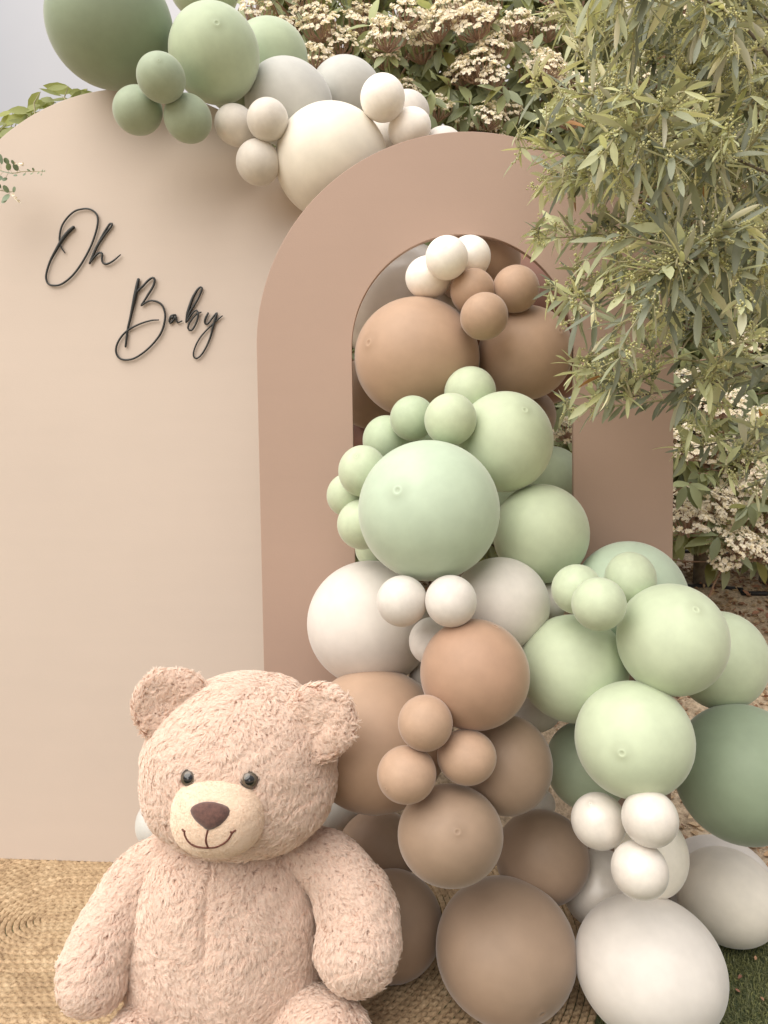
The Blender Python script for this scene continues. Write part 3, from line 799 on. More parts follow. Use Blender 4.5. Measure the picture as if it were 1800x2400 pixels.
LA = limb('arm', [(392, 2000, 1.52, 46), (330, 2060, 1.51, 60), (272, 2160, 1.47, 69), (224, 2258, 1.43, 73), (220, 2290, 1.42, 72)], bear)
RA = limb('arm', [(700, 1995, 1.53, 52), (772, 2030, 1.52, 68), (828, 2115, 1.48, 84), (842, 2190, 1.45, 90), (836, 2220, 1.43, 91)], bear)
LL = limb('leg', [(400, 2350, 1.54, 64), (350, 2405, 1.46, 64), (305, 2450, 1.39, 58), (292, 2462, 1.37, 56)], bear)
RL = limb('leg', [(640, 2345, 1.54, 76), (700, 2395, 1.47, 82), (765, 2436, 1.41, 85), (778, 2446, 1.39, 86)], bear)
def ear(cx, cy, rpx, d, yaw, tilt, parent):
    d *= KB; c = P(cx, cy, d); R = rpx * d / F
    # cupped disc: thick rounded rim, dished front
    U = Vector((math.cos(yaw), math.sin(yaw), 0)); W = Vector((-math.sin(yaw), math.cos(yaw), 0))  # W points back
    Z = (Vector((0, 0, 1)) + U * tilt).normalized()
    def f(x, y, z):
        rr = math.hypot(x, z)
        dish = .018 * (1 - rr ** 2) if y < 0 else -.004
        th = .036 * (1 - .25 * (1 - rr * rr))
        n = noise.noise(Vector((x * 2 + cx, y, z * 2))) * .006
        return c + U * (x * R) + Z * (z * R) + W * (y * th * .9 + dish + n)
    return link('ear', blob('ear', f, 56, 36), parent, M_PLUSH)
EL = ear(411, 1661, 88, 1.455, math.radians(12), -.1, head)
ER = ear(742, 1694, 88, 1.425, math.radians(-14), .12, head)
# muzzle
MC = P(515, 1903, 1.365 * KB); MS = (.0850 * KB, .088 * KB, .0700 * KB)
mt = math.radians(-4)
def muz_pt(x, z):
    """unit ellipse coords -> offset in x,z with tilt"""
    return (x * MS[0] * math.cos(mt) - z * MS[2] * math.sin(mt), x * MS[0] * math.sin(mt) + z * MS[2] * math.cos(mt))
def muzzle_f(x, y, z):
    L = (abs(x) ** 2.35 + abs(y) ** 2.2 + abs(z) ** 2.35) ** (1 / 2.3); x, y, z = x / L, y / L, z / L
    ax, az = muz_pt(x, z); chin = -.012 * max(0, -z) if y < 0 else 0
    return MC + Vector((ax, y * MS[1] + chin * (-1) * .3, az))
muz = link('muzzle', blob('muzzle', muzzle_f, 72, 48), head, M_VELOUR)
from mathutils.bvhtree import BVHTree
def bvh(ob):
    me = ob.data
    off = Vector((0, 0, 0))
    return BVHTree.FromPolygons([v.co.copy() for v in me.vertices], [tuple(p.vertices) for p in me.polygons])
BV_M = bvh(muz); BV_H = bvh(head)
def cast(bv, px, py):
    r = ray(px, py).normalized(); h = bv.ray_cast(CAM, r)
    return h[0], h[1]
def z6(x, y): return (350 + x / 4.74, 1750 + y / 4.74)
# nose
nose_o = [(440, 710), (462, 665), (500, 640), (555, 617), (610, 605), (680, 603), (735, 608), (790, 622), (840, 640), (880, 662), (905, 690), (908, 725), (895, 765), (868, 803), (830, 845), (785, 885), (730, 915), (690, 930), (655, 937),
          (620, 922), (580, 892), (530, 852), (490, 810), (458, 760)]
no = catmull([(x, y, 0) for x, y in nose_o + nose_o[:1]], 14)[:-1]
ctr = (672, 755); V = []; T = []; n = len(no); RN = 8
for k in range(RN):
    f = 1 - k / RN
    for x, y, _ in no:
        px, py = z6(ctr[0] + (x - ctr[0]) * f, ctr[1] + (y - ctr[1]) * f)
        h, nn = cast(BV_M, px, py)
        if h is None: h, nn = cast(BV_M, *z6(*ctr))
        V.append(h + nn * (-.003 + .0125 * (1 - f ** 3.2) ** .5))
h, nn = cast(BV_M, *z6(*ctr)); V.append(h + nn * .0095)
for k in range(RN - 1):
    for i in range(n):
        a = k * n + i; b = k * n + (i + 1) % n; T += [(a, a + n, b + n), (a, b + n, b)]
for i in range(n): T.append(((RN - 1) * n + i, RN * n, (RN - 1) * n + (i + 1) % n))
me = mesh_fast('nose', np.array([tuple(v) for v in V]), np.array(T))
bm = bmesh.new(); bm.from_mesh(me); bmesh.ops.recalc_face_normals(bm, faces=bm.faces)
if sum((f.normal.y for f in bm.faces)) > 0: bmesh.ops.reverse_faces(bm, faces=bm.faces)
bm.to_mesh(me); bm.free()
link('nose', me, head, M_NOSE)
def thread(name, pts, w, parent):
    acc = Acc()
    for st_ in pts:
        C = []
        for x, y in catmull([(x, y, 0) for x, y in st_], 12)[:, :2]:
            h, nn = cast(BV_M, *z6(x, y))
            if h is not None: C.append(tuple(h + nn * .0016))
        if len(C) > 2:
            Vt, T_ = tube_np(np.array(C), w, 8); acc.add(Vt, T_)
    return link(name, acc.mesh(name), parent, M_THREAD)
thread('mouth', [[(652, 925), (636, 985), (632, 1050), (655, 1112)], [(372, 912), (395, 938), (400, 975), (430, 1035), (475, 1078), (530, 1103), (600, 1113), (655, 1115), (740, 1107), (820, 1072), (875, 1025), (908, 970), (925, 945), (955, 926)],
                 [(382, 930), (408, 936)], [(898, 945), (925, 952)]], .0017, head)
# eyes
EYES = []
for (px, py, r) in ((446, 1822, 20), (585, 1826, 20)):
    h, nn = cast(BV_H, px, py); er = r * 1.42 * KB / F
    c = h + nn * (er * .15); ax = ((CAM - c).normalized() * .45 + nn * .55).normalized()
    q = ax.to_track_quat('Z', 'Y').to_matrix()
    V = []; T = []; MI = []; S = 32; RG = 18
    for i in range(RG + 1):
        th = math.pi * .62 * i / RG
        for s in range(S):
            p = Vector((math.sin(th) * math.cos(2 * math.pi * s / S), math.sin(th) * math.sin(2 * math.pi * s / S), math.cos(th) * .8)) * er
            V.append(tuple(c + q @ p))
    for i in range(RG):
        rad = math.sin(math.pi * .62 * (i + .5) / RG) if math.pi * .62 * (i + .5) / RG < math.pi / 2 else 1.0
        mi = 1 if .52 < rad < .84 else 0
        for s in range(S):
            a = i * S + s; b = i * S + (s + 1) % S; T += [(a, a + S, b + S), (a, b + S, b)]; MI += [mi, mi]
    link('eye', mesh_fast('eye', np.array(V), np.array(T), True, MI), head, [M_EYE, M_IRIS])
    EYES.append((c, er))
# fur: short wavy locks grown from every furry piece
def ell_inside(p, c, s, k=1.0):
    q = (p - np.array(c)) / (np.array(s) * k); return (q ** 2).sum(1) < 1
def fur(ob, dens, seed, length=.0165, lay=(-.15, -.35, -1.0), skip=None, strands=9, mat=None, thick=1.0, tips=1.0):
    me = ob.data; rg = np.random.default_rng(seed)
    me.calc_loop_triangles()
    co = np.empty(len(me.vertices) * 3, np.float32); me.vertices.foreach_get('co', co); co = co.reshape(-1, 3).astype(float)
    tri = np.empty(len(me.loop_triangles) * 3, np.int32); me.loop_triangles.foreach_get('vertices', tri); tri = tri.reshape(-1, 3)
    A, B, Cc = co[tri[:, 0]], co[tri[:, 1]], co[tri[:, 2]]
    nn = np.cross(B - A, Cc - A); ar = np.linalg.norm(nn, axis=1) / 2; N_ = nn / (2 * ar[:, None] + 1e-12)
    cen = co.mean(0)
    if ((A - cen) * N_).sum() < 0: N_ = -N_
    wgt = ar * np.where(N_[:, 1] > .45, .45, 1.0)
    n = int(wgt.sum() * dens); ti = rg.choice(len(tri), n, p=wgt / wgt.sum())
    u, v = rg.random(n), rg.random(n); s = u + v > 1; u[s] = 1 - u[s]; v[s] = 1 - v[s]
    Pn = A[ti] + (B - A)[ti] * u[:, None] + (Cc - A)[ti] * v[:, None]; Nn = N_[ti]
    keep = Pn[:, 2] > RUGZ + .001
    if skip is not None: keep &= ~skip(Pn)
    Pn = Pn[keep]; Nn = Nn[keep]; n = len(Pn)
    # swirling lay direction: broad waves of pile
    fr = 26.0
    w1 = np.sin(Pn[:, 0] * fr + 2 * np.sin(Pn[:, 2] * 19 + seed)) ; w2 = np.cos(Pn[:, 2] * fr * 1.2 + 2 * np.sin(Pn[:, 0] * 23 + seed))
    w3 = np.sin(Pn[:, 0] * 71 + 3 * np.sin(Pn[:, 2] * 53)) * .5
    L = np.array(lay)[None, :] + np.stack([w1 * .75 + w3 * .5, np.zeros(n), w2 * .4 + w3 * .3], 1) + rg.normal(0, .42, (n, 3))
    L -= Nn * (L * Nn).sum(1, keepdims=True); L /= np.linalg.norm(L, axis=1, keepdims=True) + 1e-9
    side = np.cross(Nn, L)
    ln = length * rg.uniform(.7, 1.2, n) * (1 + .25 * np.sin(Pn[:, 0] * 90 + 4 * np.sin(Pn[:, 2] * 61)) * np.cos(Pn[:, 2] * 83))
    K = 5; ts = np.linspace(0, 1, K)
    m_ = strands; tot = n * m_
    spread = rg.normal(0, .0023, (n, m_, 2)); tsp = rg.normal(0, .0016 * tips, (n, m_, 2))
    phs = rg.uniform(0, 6.28, n); amp = rg.uniform(.001, .0036, n)
    lj = ln[:, None] * rg.uniform(.8, 1.1, (n, m_))
    pts = np.empty((n, m_, K, 3))
    for k, t in enumerate(ts):
        up_ = Nn * (ln * (.95 * t - .50 * t * t))[:, None]
        al_ = L * 1.0
        wav = side * (amp * np.sin(phs + t * 5.6) * t * 1.5)[:, None]
        c0 = Pn + up_ + wav
        off = spread * (1 - t) + tsp * t
        for j in range(m_):
            pts[:, j, k] = c0 + al_ * (lj[:, j] * (.25 * t + .6 * t * t))[:, None] + side * off[:, j, :1] + L * off[:, j, 1:]
    hc = bpy.data.hair_curves.new('fur')
    hc.add_curves([K] * tot)
    hc.position_data.foreach_set('vector', pts.reshape(-1).astype(np.float32))
    rad = np.tile(np.array([.00042, .00046, .00042, .00032, .00012], np.float32) * thick, tot)
    at = hc.attributes.get('radius') or hc.attributes.new('radius', 'FLOAT', 'POINT')
    at.data.foreach_set('value', rad)
    o = bpy.data.objects.new('fur', hc); COL.objects.link(o); o.parent = ob; tag(o, kind='stuff')
    o.matrix_parent_inverse = Matrix()
    hc.materials.append(mat or M_FUR)
    hc.update_tag()
    return n
mc_, ms_ = tuple(MC), MS
def skip_head(p):
    s = ell_inside(p, mc_, (MS[0] * 1.0, .12, MS[2] * 1.0))
    for c, er in EYES: s |= np.linalg.norm(p - np.array(c), axis=1) < er * 1.05
    s |= ell_inside(p, tuple(TC), tuple(TS), .92)
    return s
def skip_body(p):
    return ell_inside(p, tuple(HC), tuple(HS), .95)
def limb_skip(p): return ell_inside(p, tuple(TC), tuple(TS), .9) | ell_inside(p, tuple(HC), tuple(HS), .93)
# curves are built in the world frame of their part, which sits at the bear's base
FD = 105000
print('fur', fur(head, FD, 1, lay=(-.35, -.1, -.8), skip=skip_head), fur(torso, FD, 2, skip=skip_body), fur(LA, FD, 3, lay=(-.5, -.2, -1), skip=limb_skip), fur(RA, FD, 4, lay=(.2, -.2, -1), skip=limb_skip),
      fur(LL, FD * .8, 5, skip=limb_skip), fur(RL, FD * .8, 6, skip=limb_skip), fur(EL, FD, 7, lay=(-.4, 0, .6), skip=skip_body), fur(ER, FD, 8, lay=(.6, 0, .2), skip=skip_body))

m = Mat('velour_pile'); m.col(srgb(243, 222, 200)); m.set(Roughness=.85); m.b.inputs['Sheen Weight'].default_value = .3; M_PILE = m.m
nose_c = cast(BV_M, *z6(672, 755))[0]
print('pile', fur(muz, 420000, 9, length=.0032, lay=(.1, -.5, -.6), strands=3, mat=M_PILE, thick=.45, tips=.4, skip=lambda p: (np.linalg.norm((p - np.array(nose_c)) / np.array((.040, .06, .024)), axis=1) < .85) | (p[:, 1] > MC.y + .02)))
# ------------------------------------------------------------------ foliage tools
def leaf_template(stations, curve, fold):
    """stations: (t, halfwidth); leaf length 1 along +Y, width in X, upper side +Z"""
    V = [(0, 0, 0)]; T = []
    rows = []
    for t, w in stations:
        z = -curve * t * t
        i = len(V); V += [(-w, t, z + fold * w), (0, t, z), (w, t, z + fold * w)]; rows.append(i)
    tip = len(V); V.append((0, 1, -curve))
    a = rows[0]; T += [(0, a + 1, a), (0, a + 2, a + 1)]
    for p, q in zip(rows, rows[1:]):
        T += [(p, p + 1, q + 1), (p, q + 1, q), (p + 1, p + 2, q + 2), (p + 1, q + 2, q + 1)]
    p = rows[-1]; T += [(p, p + 1, tip), (p + 1, p + 2, tip)]
    return np.array(V, float), np.array(T)
def frame(d, up, roll=0.0):
    d = Vector(d).normalized(); x = d.cross(Vector(up))
    if x.length < 1e-4: x = d.cross(Vector((1, 0, 0)))
    x.normalize(); z = x.cross(d).normalized()
    if roll:
        c, s = math.cos(roll), math.sin(roll); x, z = x * c + z * s, z * c - x * s
    return np.array([x, d, z]).T        # columns: x, y, z axes
class Leaves:
    def __init__(s): s.items = []
    def add(s, base, R, scale, tpl, mat): s.items.append((Vector(base), R, scale, tpl, mat))
    def build(s, parent, templates, mats, limit, single_name, mass_name, mass_label=None, name_mesh=None, in_frame=True):
        def key(it):
            c = it[0] + Vector(it[1] @ np.array([0, .5 * it[2], 0])); px, py, d = proj(c)
            vis = -20 < px < 1820 and -20 < py < 2420
            return (0 if vis else 1, d / it[2])
        its = sorted(s.items, key=key)
        cache = {}
        for it in its[:limit]:
            k = (it[3], it[4])
            if k not in cache:
                Vt, T = templates[it[3]]; me = mesh_fast(single_name, Vt, T); me.materials.append(mats[it[4]]); cache[k] = me
            o = bpy.data.objects.new(single_name, cache[k]); COL.objects.link(o)
            M = Matrix([list(r) for r in (it[1] * it[2])]).to_4x4(); M.translation = it[0]
            o.parent = parent; o.matrix_parent_inverse = Matrix.Translation(-parent.location)
            o.matrix_basis = M
        if len(its) > limit:
            acc = Acc()
            for it in its[limit:]:
                Vt, T = templates[it[3]]; acc.add(Vt @ (it[1] * it[2]).T + np.array(it[0]), T, it[4])
            o = link(mass_name, acc.mesh(mass_name), parent, mats); tag(o, kind='stuff')
def inside(poly, x, y):
    c = False; n = len(poly)
    for i in range(n):
        x1, y1 = poly[i]; x2, y2 = poly[(i + 1) % n]
        if (y1 > y) != (y2 > y) and x < (x2 - x1) * (y - y1) / (y2 - y1) + x1: c = not c
    return c

# ------------------------------------------------------------------ olive tree leaning in from the right
rn = random.Random(21)
OT = [leaf_template([(.08, .034), (.28, .072), (.55, .088), (.8, .062), (.93, .03)], c, .35) for c in (.02, .14, -.1, .28)] + [leaf_template([(.12, .05), (.35, .125), (.6, .135), (.85, .07)], .1, .3)]
olive = empty('olive_tree', (1.62, 1.75, 0))
tag(olive, 'olive tree with silvery green leaves and buds leaning in from the right edge', 'tree')
def wob(a, b, n, amp, sag=0):
    pts = []
    for i in range(n + 1):
        t = i / n; p = a.lerp(b, t); k = math.sin(math.pi * t)
        pts.append(p + Vector((rn.uniform(-1, 1), rn.uniform(-1, 1), rn.uniform(-1, 1))) * amp * (k > 0) + Vector((0, 0, sag * k)))
    pts[0] = a; pts[-1] = b; return pts
trunk_pts = [(1.62, 1.75, 0, .085), (1.60, 1.77, .4, .07), (1.66, 1.74, .85, .062), (1.62, 1.76, 1.25, .055), (1.60, 1.72, 1.55, .05)]
Vt, T = tube_np(*(lambda C: (C[:, :3], C[:, 3]))(catmull(trunk_pts, .05)), 14)
link('trunk', mesh_fast('trunk', Vt, T), olive, M_BARK)
hub = Vector((1.60, 1.72, 1.55)); hub2 = Vector((1.62, 1.76, 1.25))
mains = [  # end px, py, d
 (1290, 20, 1.62), (1245, 205, 1.35), (1215, 345, 1.30), (1320, 430, 1.40), (1262, 560, 1.42), (1300, 700, 1.40), (1350, 880, 1.45), (1340, 960, 1.55), (1480, 930, 1.35), (1590, 1060, 1.5), (1700, 1110, 1.4), (1780, 1150, 1.6),
 (1450, -60, 1.2), (1620, -80, 1.4), (1500, 300, 1.2), (1600, 620, 1.2), (1420, 150, 1.7), (1550, 780, 1.65)]
skel = []; main_lines = []
bacc = 0
for (px, py, d) in mains:
    e = P(px, py, d); s = hub if py < 700 else hub2
    s = s + Vector((rn.uniform(-.03, .03), rn.uniform(-.03, .03), rn.uniform(-.1, .1)))
    pts = wob(s, e, 6, .035, .12 if py > 300 else .05)
    C = catmull([(*p, .014 * (1 - i / 6.0) ** 1.5 + .0013) for i, p in enumerate(pts)], .02)
    Vt, T = tube_np(C[:, :3], C[:, 3], 8)
    link('branch', mesh_fast('branch', Vt, T), olive, M_TWIG if px < 1440 else M_BARK)
    for c in C[len(C) // 3:]: skel.append((Vector(c[:3]), c[3]))
    main_lines.append(C)
OPOLY = [(1300, -80), (1268, 60), (1345, 125), (1250, 185), (1235, 250), (1215, 340), (1300, 395), (1262, 440), (1290, 495), (1250, 545), (1285, 610), (1330, 640), (1275, 720), (1330, 790), (1335, 850), (1360, 905), (1335, 960), (1420, 930), (1500, 890),
         (1590, 900), (1575, 990), (1600, 1060), (1680, 1020), (1700, 1100), (1760, 1090), (1790, 1150), (2050, 1160), (2050, -80)]
lv = Leaves(); twig = Acc(); budV = Acc()
octa = (np.array([(1, 0, 0), (-1, 0, 0), (0, 1, 0), (0, -1, 0), (0, 0, 1), (0, 0, -1)], float), np.array([(0, 2, 4), (2, 1, 4), (1, 3, 4), (3, 0, 4), (2, 0, 5), (1, 2, 5), (3, 1, 5), (0, 3, 5)]))
sk_arr = np.array([tuple(p) for p, r in skel])
def add_twig(tip, nleaf_len, young, dry=.004):
    # start at the nearest skeleton node that lies up and to the right
    dv = sk_arr - np.array(tip); dist = np.linalg.norm(dv, axis=1) + np.where(dv[:, 0] < -.02, .3, 0) + np.abs(np.linalg.norm(dv, axis=1) - .16) * .6
    b = Vector(sk_arr[int(dist.argmin())])
    pts = wob(b, Vector(tip), 4, .012, .02)
    L = sum((q - p).length for p, q in zip(pts, pts[1:]))
    C = catmull([(*p, .0022 * (1 - i / 4.0) + .0008) for i, p in enumerate(pts)], .012)
    Vt, T = tube_np(C[:, :3], C[:, 3], 5, caps=False); twig.add(Vt, T)
    P3 = C[:, :3]; seg = np.linalg.norm(np.diff(P3, axis=0), axis=1); cum = np.concatenate([[0], np.cumsum(seg)])
    use = min(cum[-1], .22); s = cum[-1]
    k = 0; turn = rn.uniform(0, 3.14)
    while s > cum[-1] - use:
        i = min(len(seg) - 1, int(np.searchsorted(cum, s) - 1)); i = max(0, i)
        c = Vector(P3[i] + (P3[i + 1] - P3[i]) * ((s - cum[i]) / (seg[i] + 1e-9))); dr = Vector(P3[i + 1] - P3[i]).normalized()
        turn += 1.57 + rn.uniform(-.3, .3)
        a1 = dr.cross(Vector((0, 0, 1))).normalized(); a2 = dr.cross(a1)
        for sg in (1, -1):
            out = (a1 * math.cos(turn) + a2 * math.sin(turn)) * sg
            ang = rn.uniform(.45, 1.1) if k else rn.uniform(.15, .6)
            dd = dr * math.cos(ang) + out * math.sin(ang) + Vector((0, 0, -.15))
            near_tip = (cum[-1] - s) < .05
            size = nleaf_len * rn.uniform(.65, 1.15) * (.75 if near_tip and young else 1)
            up = Vector((0, -.3, 1)) * .9 + out * rn.uniform(-.3, 1.0) + Vector((rn.uniform(-.6, .6),) * 3)
            mat = 2 if rn.random() < dry else (1 if (young and (near_tip or rn.random() < .35)) else 0)
            tpl = rn.choice((0, 1, 2, 3, 0, 1)) if mat != 1 else rn.choice((0, 1, 4))
            lv.add(c, frame(dd, up, rn.uniform(-.5, .5)), size, tpl, mat)
        for rep in range(rn.choice((0, 1, 2, 2, 3))):      # a panicle of buds
            pd = (out * rn.uniform(-1, 1) + dr * .6 + Vector((rn.uniform(-.5, .5), rn.uniform(-.5, .5), rn.uniform(-.2, .6)))).normalized()
            pl = rn.uniform(.012, .036)
            Vt, T = tube_np(np.array([c, c + pd * pl * .5, c + pd * pl]), .0008, 4, caps=False); twig.add(Vt, T)
            for q in range(rn.randint(5, 11)):
                bp = c + pd * pl * rn.uniform(.25, 1.05) + Vector((rn.uniform(-1, 1), rn.uniform(-1, 1), rn.uniform(-1, 1))) * .0055
                budV.add(octa[0] * rn.uniform(.0016, .0028) + np.array(bp), octa[1])
        s -= rn.uniform(.014, .024); k += 1
cnt = 0
while cnt < 195:
    px = rn.uniform(1210, 1900); py = rn.uniform(-80, 1160)
    if not inside(OPOLY, px, py): continue
    edge = px < 1400 or (py > 850)
    if px > 1820 and rn.random() < .5: continue
    if edge and rn.random() < .45: continue
    dd = rn.uniform(1.12, 1.62) if not edge else rn.uniform(1.25, 1.62)
    add_twig(P(px, py, dd), rn.uniform(.052, .077), edge and rn.random() < .75 or rn.random() < .28); cnt += 1
for (px, py, d) in mains: add_twig(P(px, py, d) + Vector((rn.uniform(-.01, .01), 0, 0)), .055, True, 0)
for C in main_lines:            # leaves along the outer part of each branch too
    for i in range(int(len(C) * .5), len(C) - 1):
        c = Vector(C[i, :3]); dr = Vector(C[i + 1, :3] - C[i, :3]).normalized(); a1 = dr.cross(Vector((0, 0, 1))).normalized(); a2 = dr.cross(a1); tn = rn.uniform(0, 6.28)
        px, py, d = proj(c)
        if px > 1830: continue
        for sg in (1, -1):
            out = (a1 * math.cos(tn) + a2 * math.sin(tn)) * sg
            lv.add(c, frame(dr * .8 + out * rn.uniform(.4, 1), Vector((0, -.4, 1)) + out * rn.uniform(-.3, .8), rn.uniform(-.5, .5)), rn.uniform(.045, .075), rn.randint(0, 3), 1 if px < 1400 and rn.random() < .5 else 0)
        if rn.random() < .3:
            for q in range(7): budV.add(octa[0] * rn.uniform(.0013, .0023) + np.array(c) + np.array([rn.uniform(-.012, .012) for _ in range(3)]), octa[1])
# deeper, thinner spray to the right, behind the front branches
for k in range(90):
    px = rn.uniform(1400, 1900); py = rn.uniform(-80, 820)
    if px < 1600 and py > 620: continue
    add_twig(P(px, py, rn.uniform(1.5, 1.80)), .06, False)
lv.build(olive, OT, [M_OLIVE, M_OLIVE_YOUNG, M_OLIVE_DRY], 300, 'leaf', 'foliage')
o = link('twigs', twig.mesh('twigs'), olive, M_TWIG); tag(o, kind='stuff')
o = link('flower_buds', budV.mesh('flower_buds'), olive, M_BUD); tag(o, kind='stuff')
print('olive leaves', len(lv.items))

# ------------------------------------------------------------------ flowering hedge behind
rn = random.Random(33)
HT = [leaf_template([(.08, .05), (.28, .155), (.52, .195), (.78, .13), (.92, .05)], c, .28) for c in (.1, .25, .42, -.05)]
HY = 2.95
hedge = empty('flowering_hedge', (.6, 3.25, ground_z(.6, 3.25)))
tag(hedge, 'dense evergreen hedge with drooping leaves and clusters of tiny cream flowers behind the arches', 'hedge')
hl = Leaves(); hst = Acc(); hroots = []
for k in range(9):
    x0 = -.35 + k * .36 + rn.uniform(-.1, .1); y0 = 3.3 + rn.uniform(-.1, .15)
    pts = [(x0, y0, ground_z(x0, y0) - .03, .035)]
    for j in range(1, 6): pts.append((x0 + rn.uniform(-.12, .12) * j * .6, y0 + rn.uniform(-.08, .05) - .01 * j, ground_z(x0, y0) + j * .5, .035 - j * .005))
    C = catmull(pts, .05); Vt, T = tube_np(C[:, :3], C[:, 3], 8)
    link('stem', mesh_fast('stem', Vt, T), hedge, M_BARK)
    for c in C[4:]: hroots.append(tuple(c[:3]))
hroots = np.array(hroots)
def shoot(tip, out, nlv, size, newp=.12):
    dv = hroots - np.array(tip); b = Vector(hroots[int((np.linalg.norm(dv, axis=1) + np.maximum(0, dv[:, 2]) * .8).argmin())])
    if (b - Vector(tip)).length > .55: b = Vector(tip) - Vector(out) * .4
    pts = wob(b, Vector(tip), 3, .02, .0); C = catmull([(*p, .006 - .0014 * i) for i, p in enumerate(pts)], .04)
    Vt, T = tube_np(C[:, :3], C[:, 3], 5, caps=False); hst.add(Vt, T)
    ax = (Vector(tip) - pts[-2]).normalized(); a1 = ax.cross(Vector((0, 0, 1))).normalized(); a2 = ax.cross(a1)
    for k in range(nlv):
        an = k * 2.4 + rn.uniform(-.4, .4); o_ = a1 * math.cos(an) + a2 * math.sin(an)
        dd = ax * rn.uniform(.0, .6) + o_ + Vector((0, 0, -rn.uniform(.25, 1.3)))
        c = Vector(tip) - ax * rn.uniform(0, .06)
        up = Vector((0, -.5, 1)) + ax * .6 + Vector((rn.uniform(-.4, .4), 0, 0))
        hl.add(c, frame(dd, up, rn.uniform(-.4, .4)), size * rn.uniform(.75, 1.15), rn.randint(0, 3), 1 if rn.random() < newp else 0)
# front shoots with blossom
def corymb_mesh(seed):
    r_ = random.Random(seed); acc = Acc(); stem = Acc()
    top = Vector((0, 0, 0))
    subs = []
    for k in range(400):
        a = r_.uniform(0, 6.283); rad = math.sqrt(r_.random()); q = (rad * math.cos(a) * .064, rad * math.sin(a) * .056)
        if all(math.hypot(q[0] - w[0], q[1] - w[1]) > .0175 for w in subs): subs.append((*q, .030 * (1 - rad * rad) + r_.uniform(-.010, .010)))
    for k in range(len(subs) * 11):
        sx, sy, sz_ = subs[k % len(subs)]; a = r_.uniform(0, 6.283); rad = math.sqrt(r_.random())
        x = sx + rad * math.cos(a) * .0105; y = sy + rad * math.sin(a) * .0105; z = sz_ + .006 * (1 - rad * rad) + r_.uniform(-.002, .003)
        c = np.array((x, y, z)); nrm_ = Vector((x * 9, y * 9, .9)) + Vector((r_.uniform(-.5, .5), r_.uniform(-.5, .5), 0)); Fm = frame(nrm_, (0.3, 1, .2), r_.uniform(0, 6))
        # five rounded petals as a cupped star: Fm column 1 is the flower's axis
        s = r_.uniform(.0042, .0062); Vp = [(0, -.25, 0)]; Tp = []
        for q in range(5):
            t = 2 * math.pi * q / 5
            i = len(Vp); Vp += [(math.cos(t - .52) * .75, .15, math.sin(t - .52) * .75), (math.cos(t) * 1.1, .3, math.sin(t) * 1.1), (math.cos(t + .52) * .75, .15, math.sin(t + .52) * .75)]
            Tp += [(0, i, i + 1), (0, i + 1, i + 2)]
        acc.add((np.array(Vp) * s) @ Fm.T + c, np.array(Tp), 0)
        if k % 2 == 0: acc.add(octa[0] * .0013 + c + np.array([0, 0, -.001]), octa[1], 0)
        if k % 5 == 0:
            b0 = np.array((x * .15, y * .15, -.05)); b1 = c - np.array((0, 0, .003)); b1 = np.array((sx, sy, sz_ - .004)); mid = (b0 + b1) / 2 + np.array((x, y, -.01)) * .25
            Vt, T = tube_np(np.array([b0, mid, b1]), np.array([.0016, .0011, .0007]), 4, caps=False); acc.add(Vt, T, 1)
    me = acc.mesh('flower_cluster'); me.materials.append(M_FLORET); me.materials.append(M_REDSTEM); return me
CM = [corymb_mesh(s) for s in range(5)]
def cluster(c, nrm_, s):
    o = bpy.data.objects.new('flower_cluster', rn.choice(CM)); COL.objects.link(o); o.parent = hedge
    o.matrix_parent_inverse = Matrix.Translation(-hedge.location)
    R = Vector(nrm_).normalized().to_track_quat('Z', 'Y').to_matrix() @ Matrix.Rotation(rn.uniform(0, 6.28), 3, 'Z')
    M = (R * s).to_4x4(); M.translation = c; o.matrix_basis = M
# blossom seen in the photograph (px, py, size)
CL = [(600, 20, 1), (660, 70, 1), (745, 55, 1.1), (800, 95, 1.0), (850, 45, 1.1), (915, 75, 1.1), (880, 100, .9), (960, 30, 1.1), (985, 100, 1.2), (1020, 60, 1), (1060, 20, 1.2), (1110, 50, 1.1), (1140, 15, 1), (1180, 75, 1.2), (1215, 50, 1),
      (745, 130, 1.0), (905, 130, .8), (1120, 150, 1.2), (1085, 170, 1), (1160, 110, 1), (1240, 130, 1.1), (1260, 160, 1.1), (1290, 150, 1), (1320, 200, 1.1), (1110, 290, 1.1), (1150, 270, .9), (950, 205, .7), (1330, 260, 1.1), (1025, 250, .9), (1290, 60, 1.0),
      (1325, 1005, .9), (1400, 200, 1.1), (1500, 180, 1), (1650, 250, 1), (1720, 420, 1.1), (1650, 500, 1), (1610, 1040, 1.4), (1670, 1060, 1.3), (1720, 1150, 1.2), (1790, 1130, 1.1), (1620, 1180, 1.2), (1660, 1230, 1.3), (1610, 1220, 1.1), (1700, 1190, 1.2), (1740, 1270, 1.2),
      (1760, 1060, 1.1), (1790, 1220, 1.1), (1800, 980, 1.2), (1690, 940, 1.2), (1620, 900, 1.1), (1750, 800, 1.1), (1800, 650, 1.1), (1560, 100, 1.1), (1780, 1290, 1.0), (1700, 1300, 1.0), (1450, 60, 1.1), (1600, 20, 1.1), (1750, 100, 1)]
CL += [(rn.uniform(600, 1240), rn.uniform(-60, 330), rn.uniform(.7, 1.0)) for _ in range(14)]
for (px, py, s) in CL:
    d = rn.uniform(2.62, 2.85); c = P(px, py, d)
    n_ = Vector((rn.uniform(-.35, .35), -.75, .75 + rn.uniform(-.2, .2)))
    cluster(c, n_, s * rn.uniform(.95, 1.2))
    nn = n_.normalized(); shoot(c - nn * .055, nn, rn.randint(5, 7), rn.uniform(.085, .105))
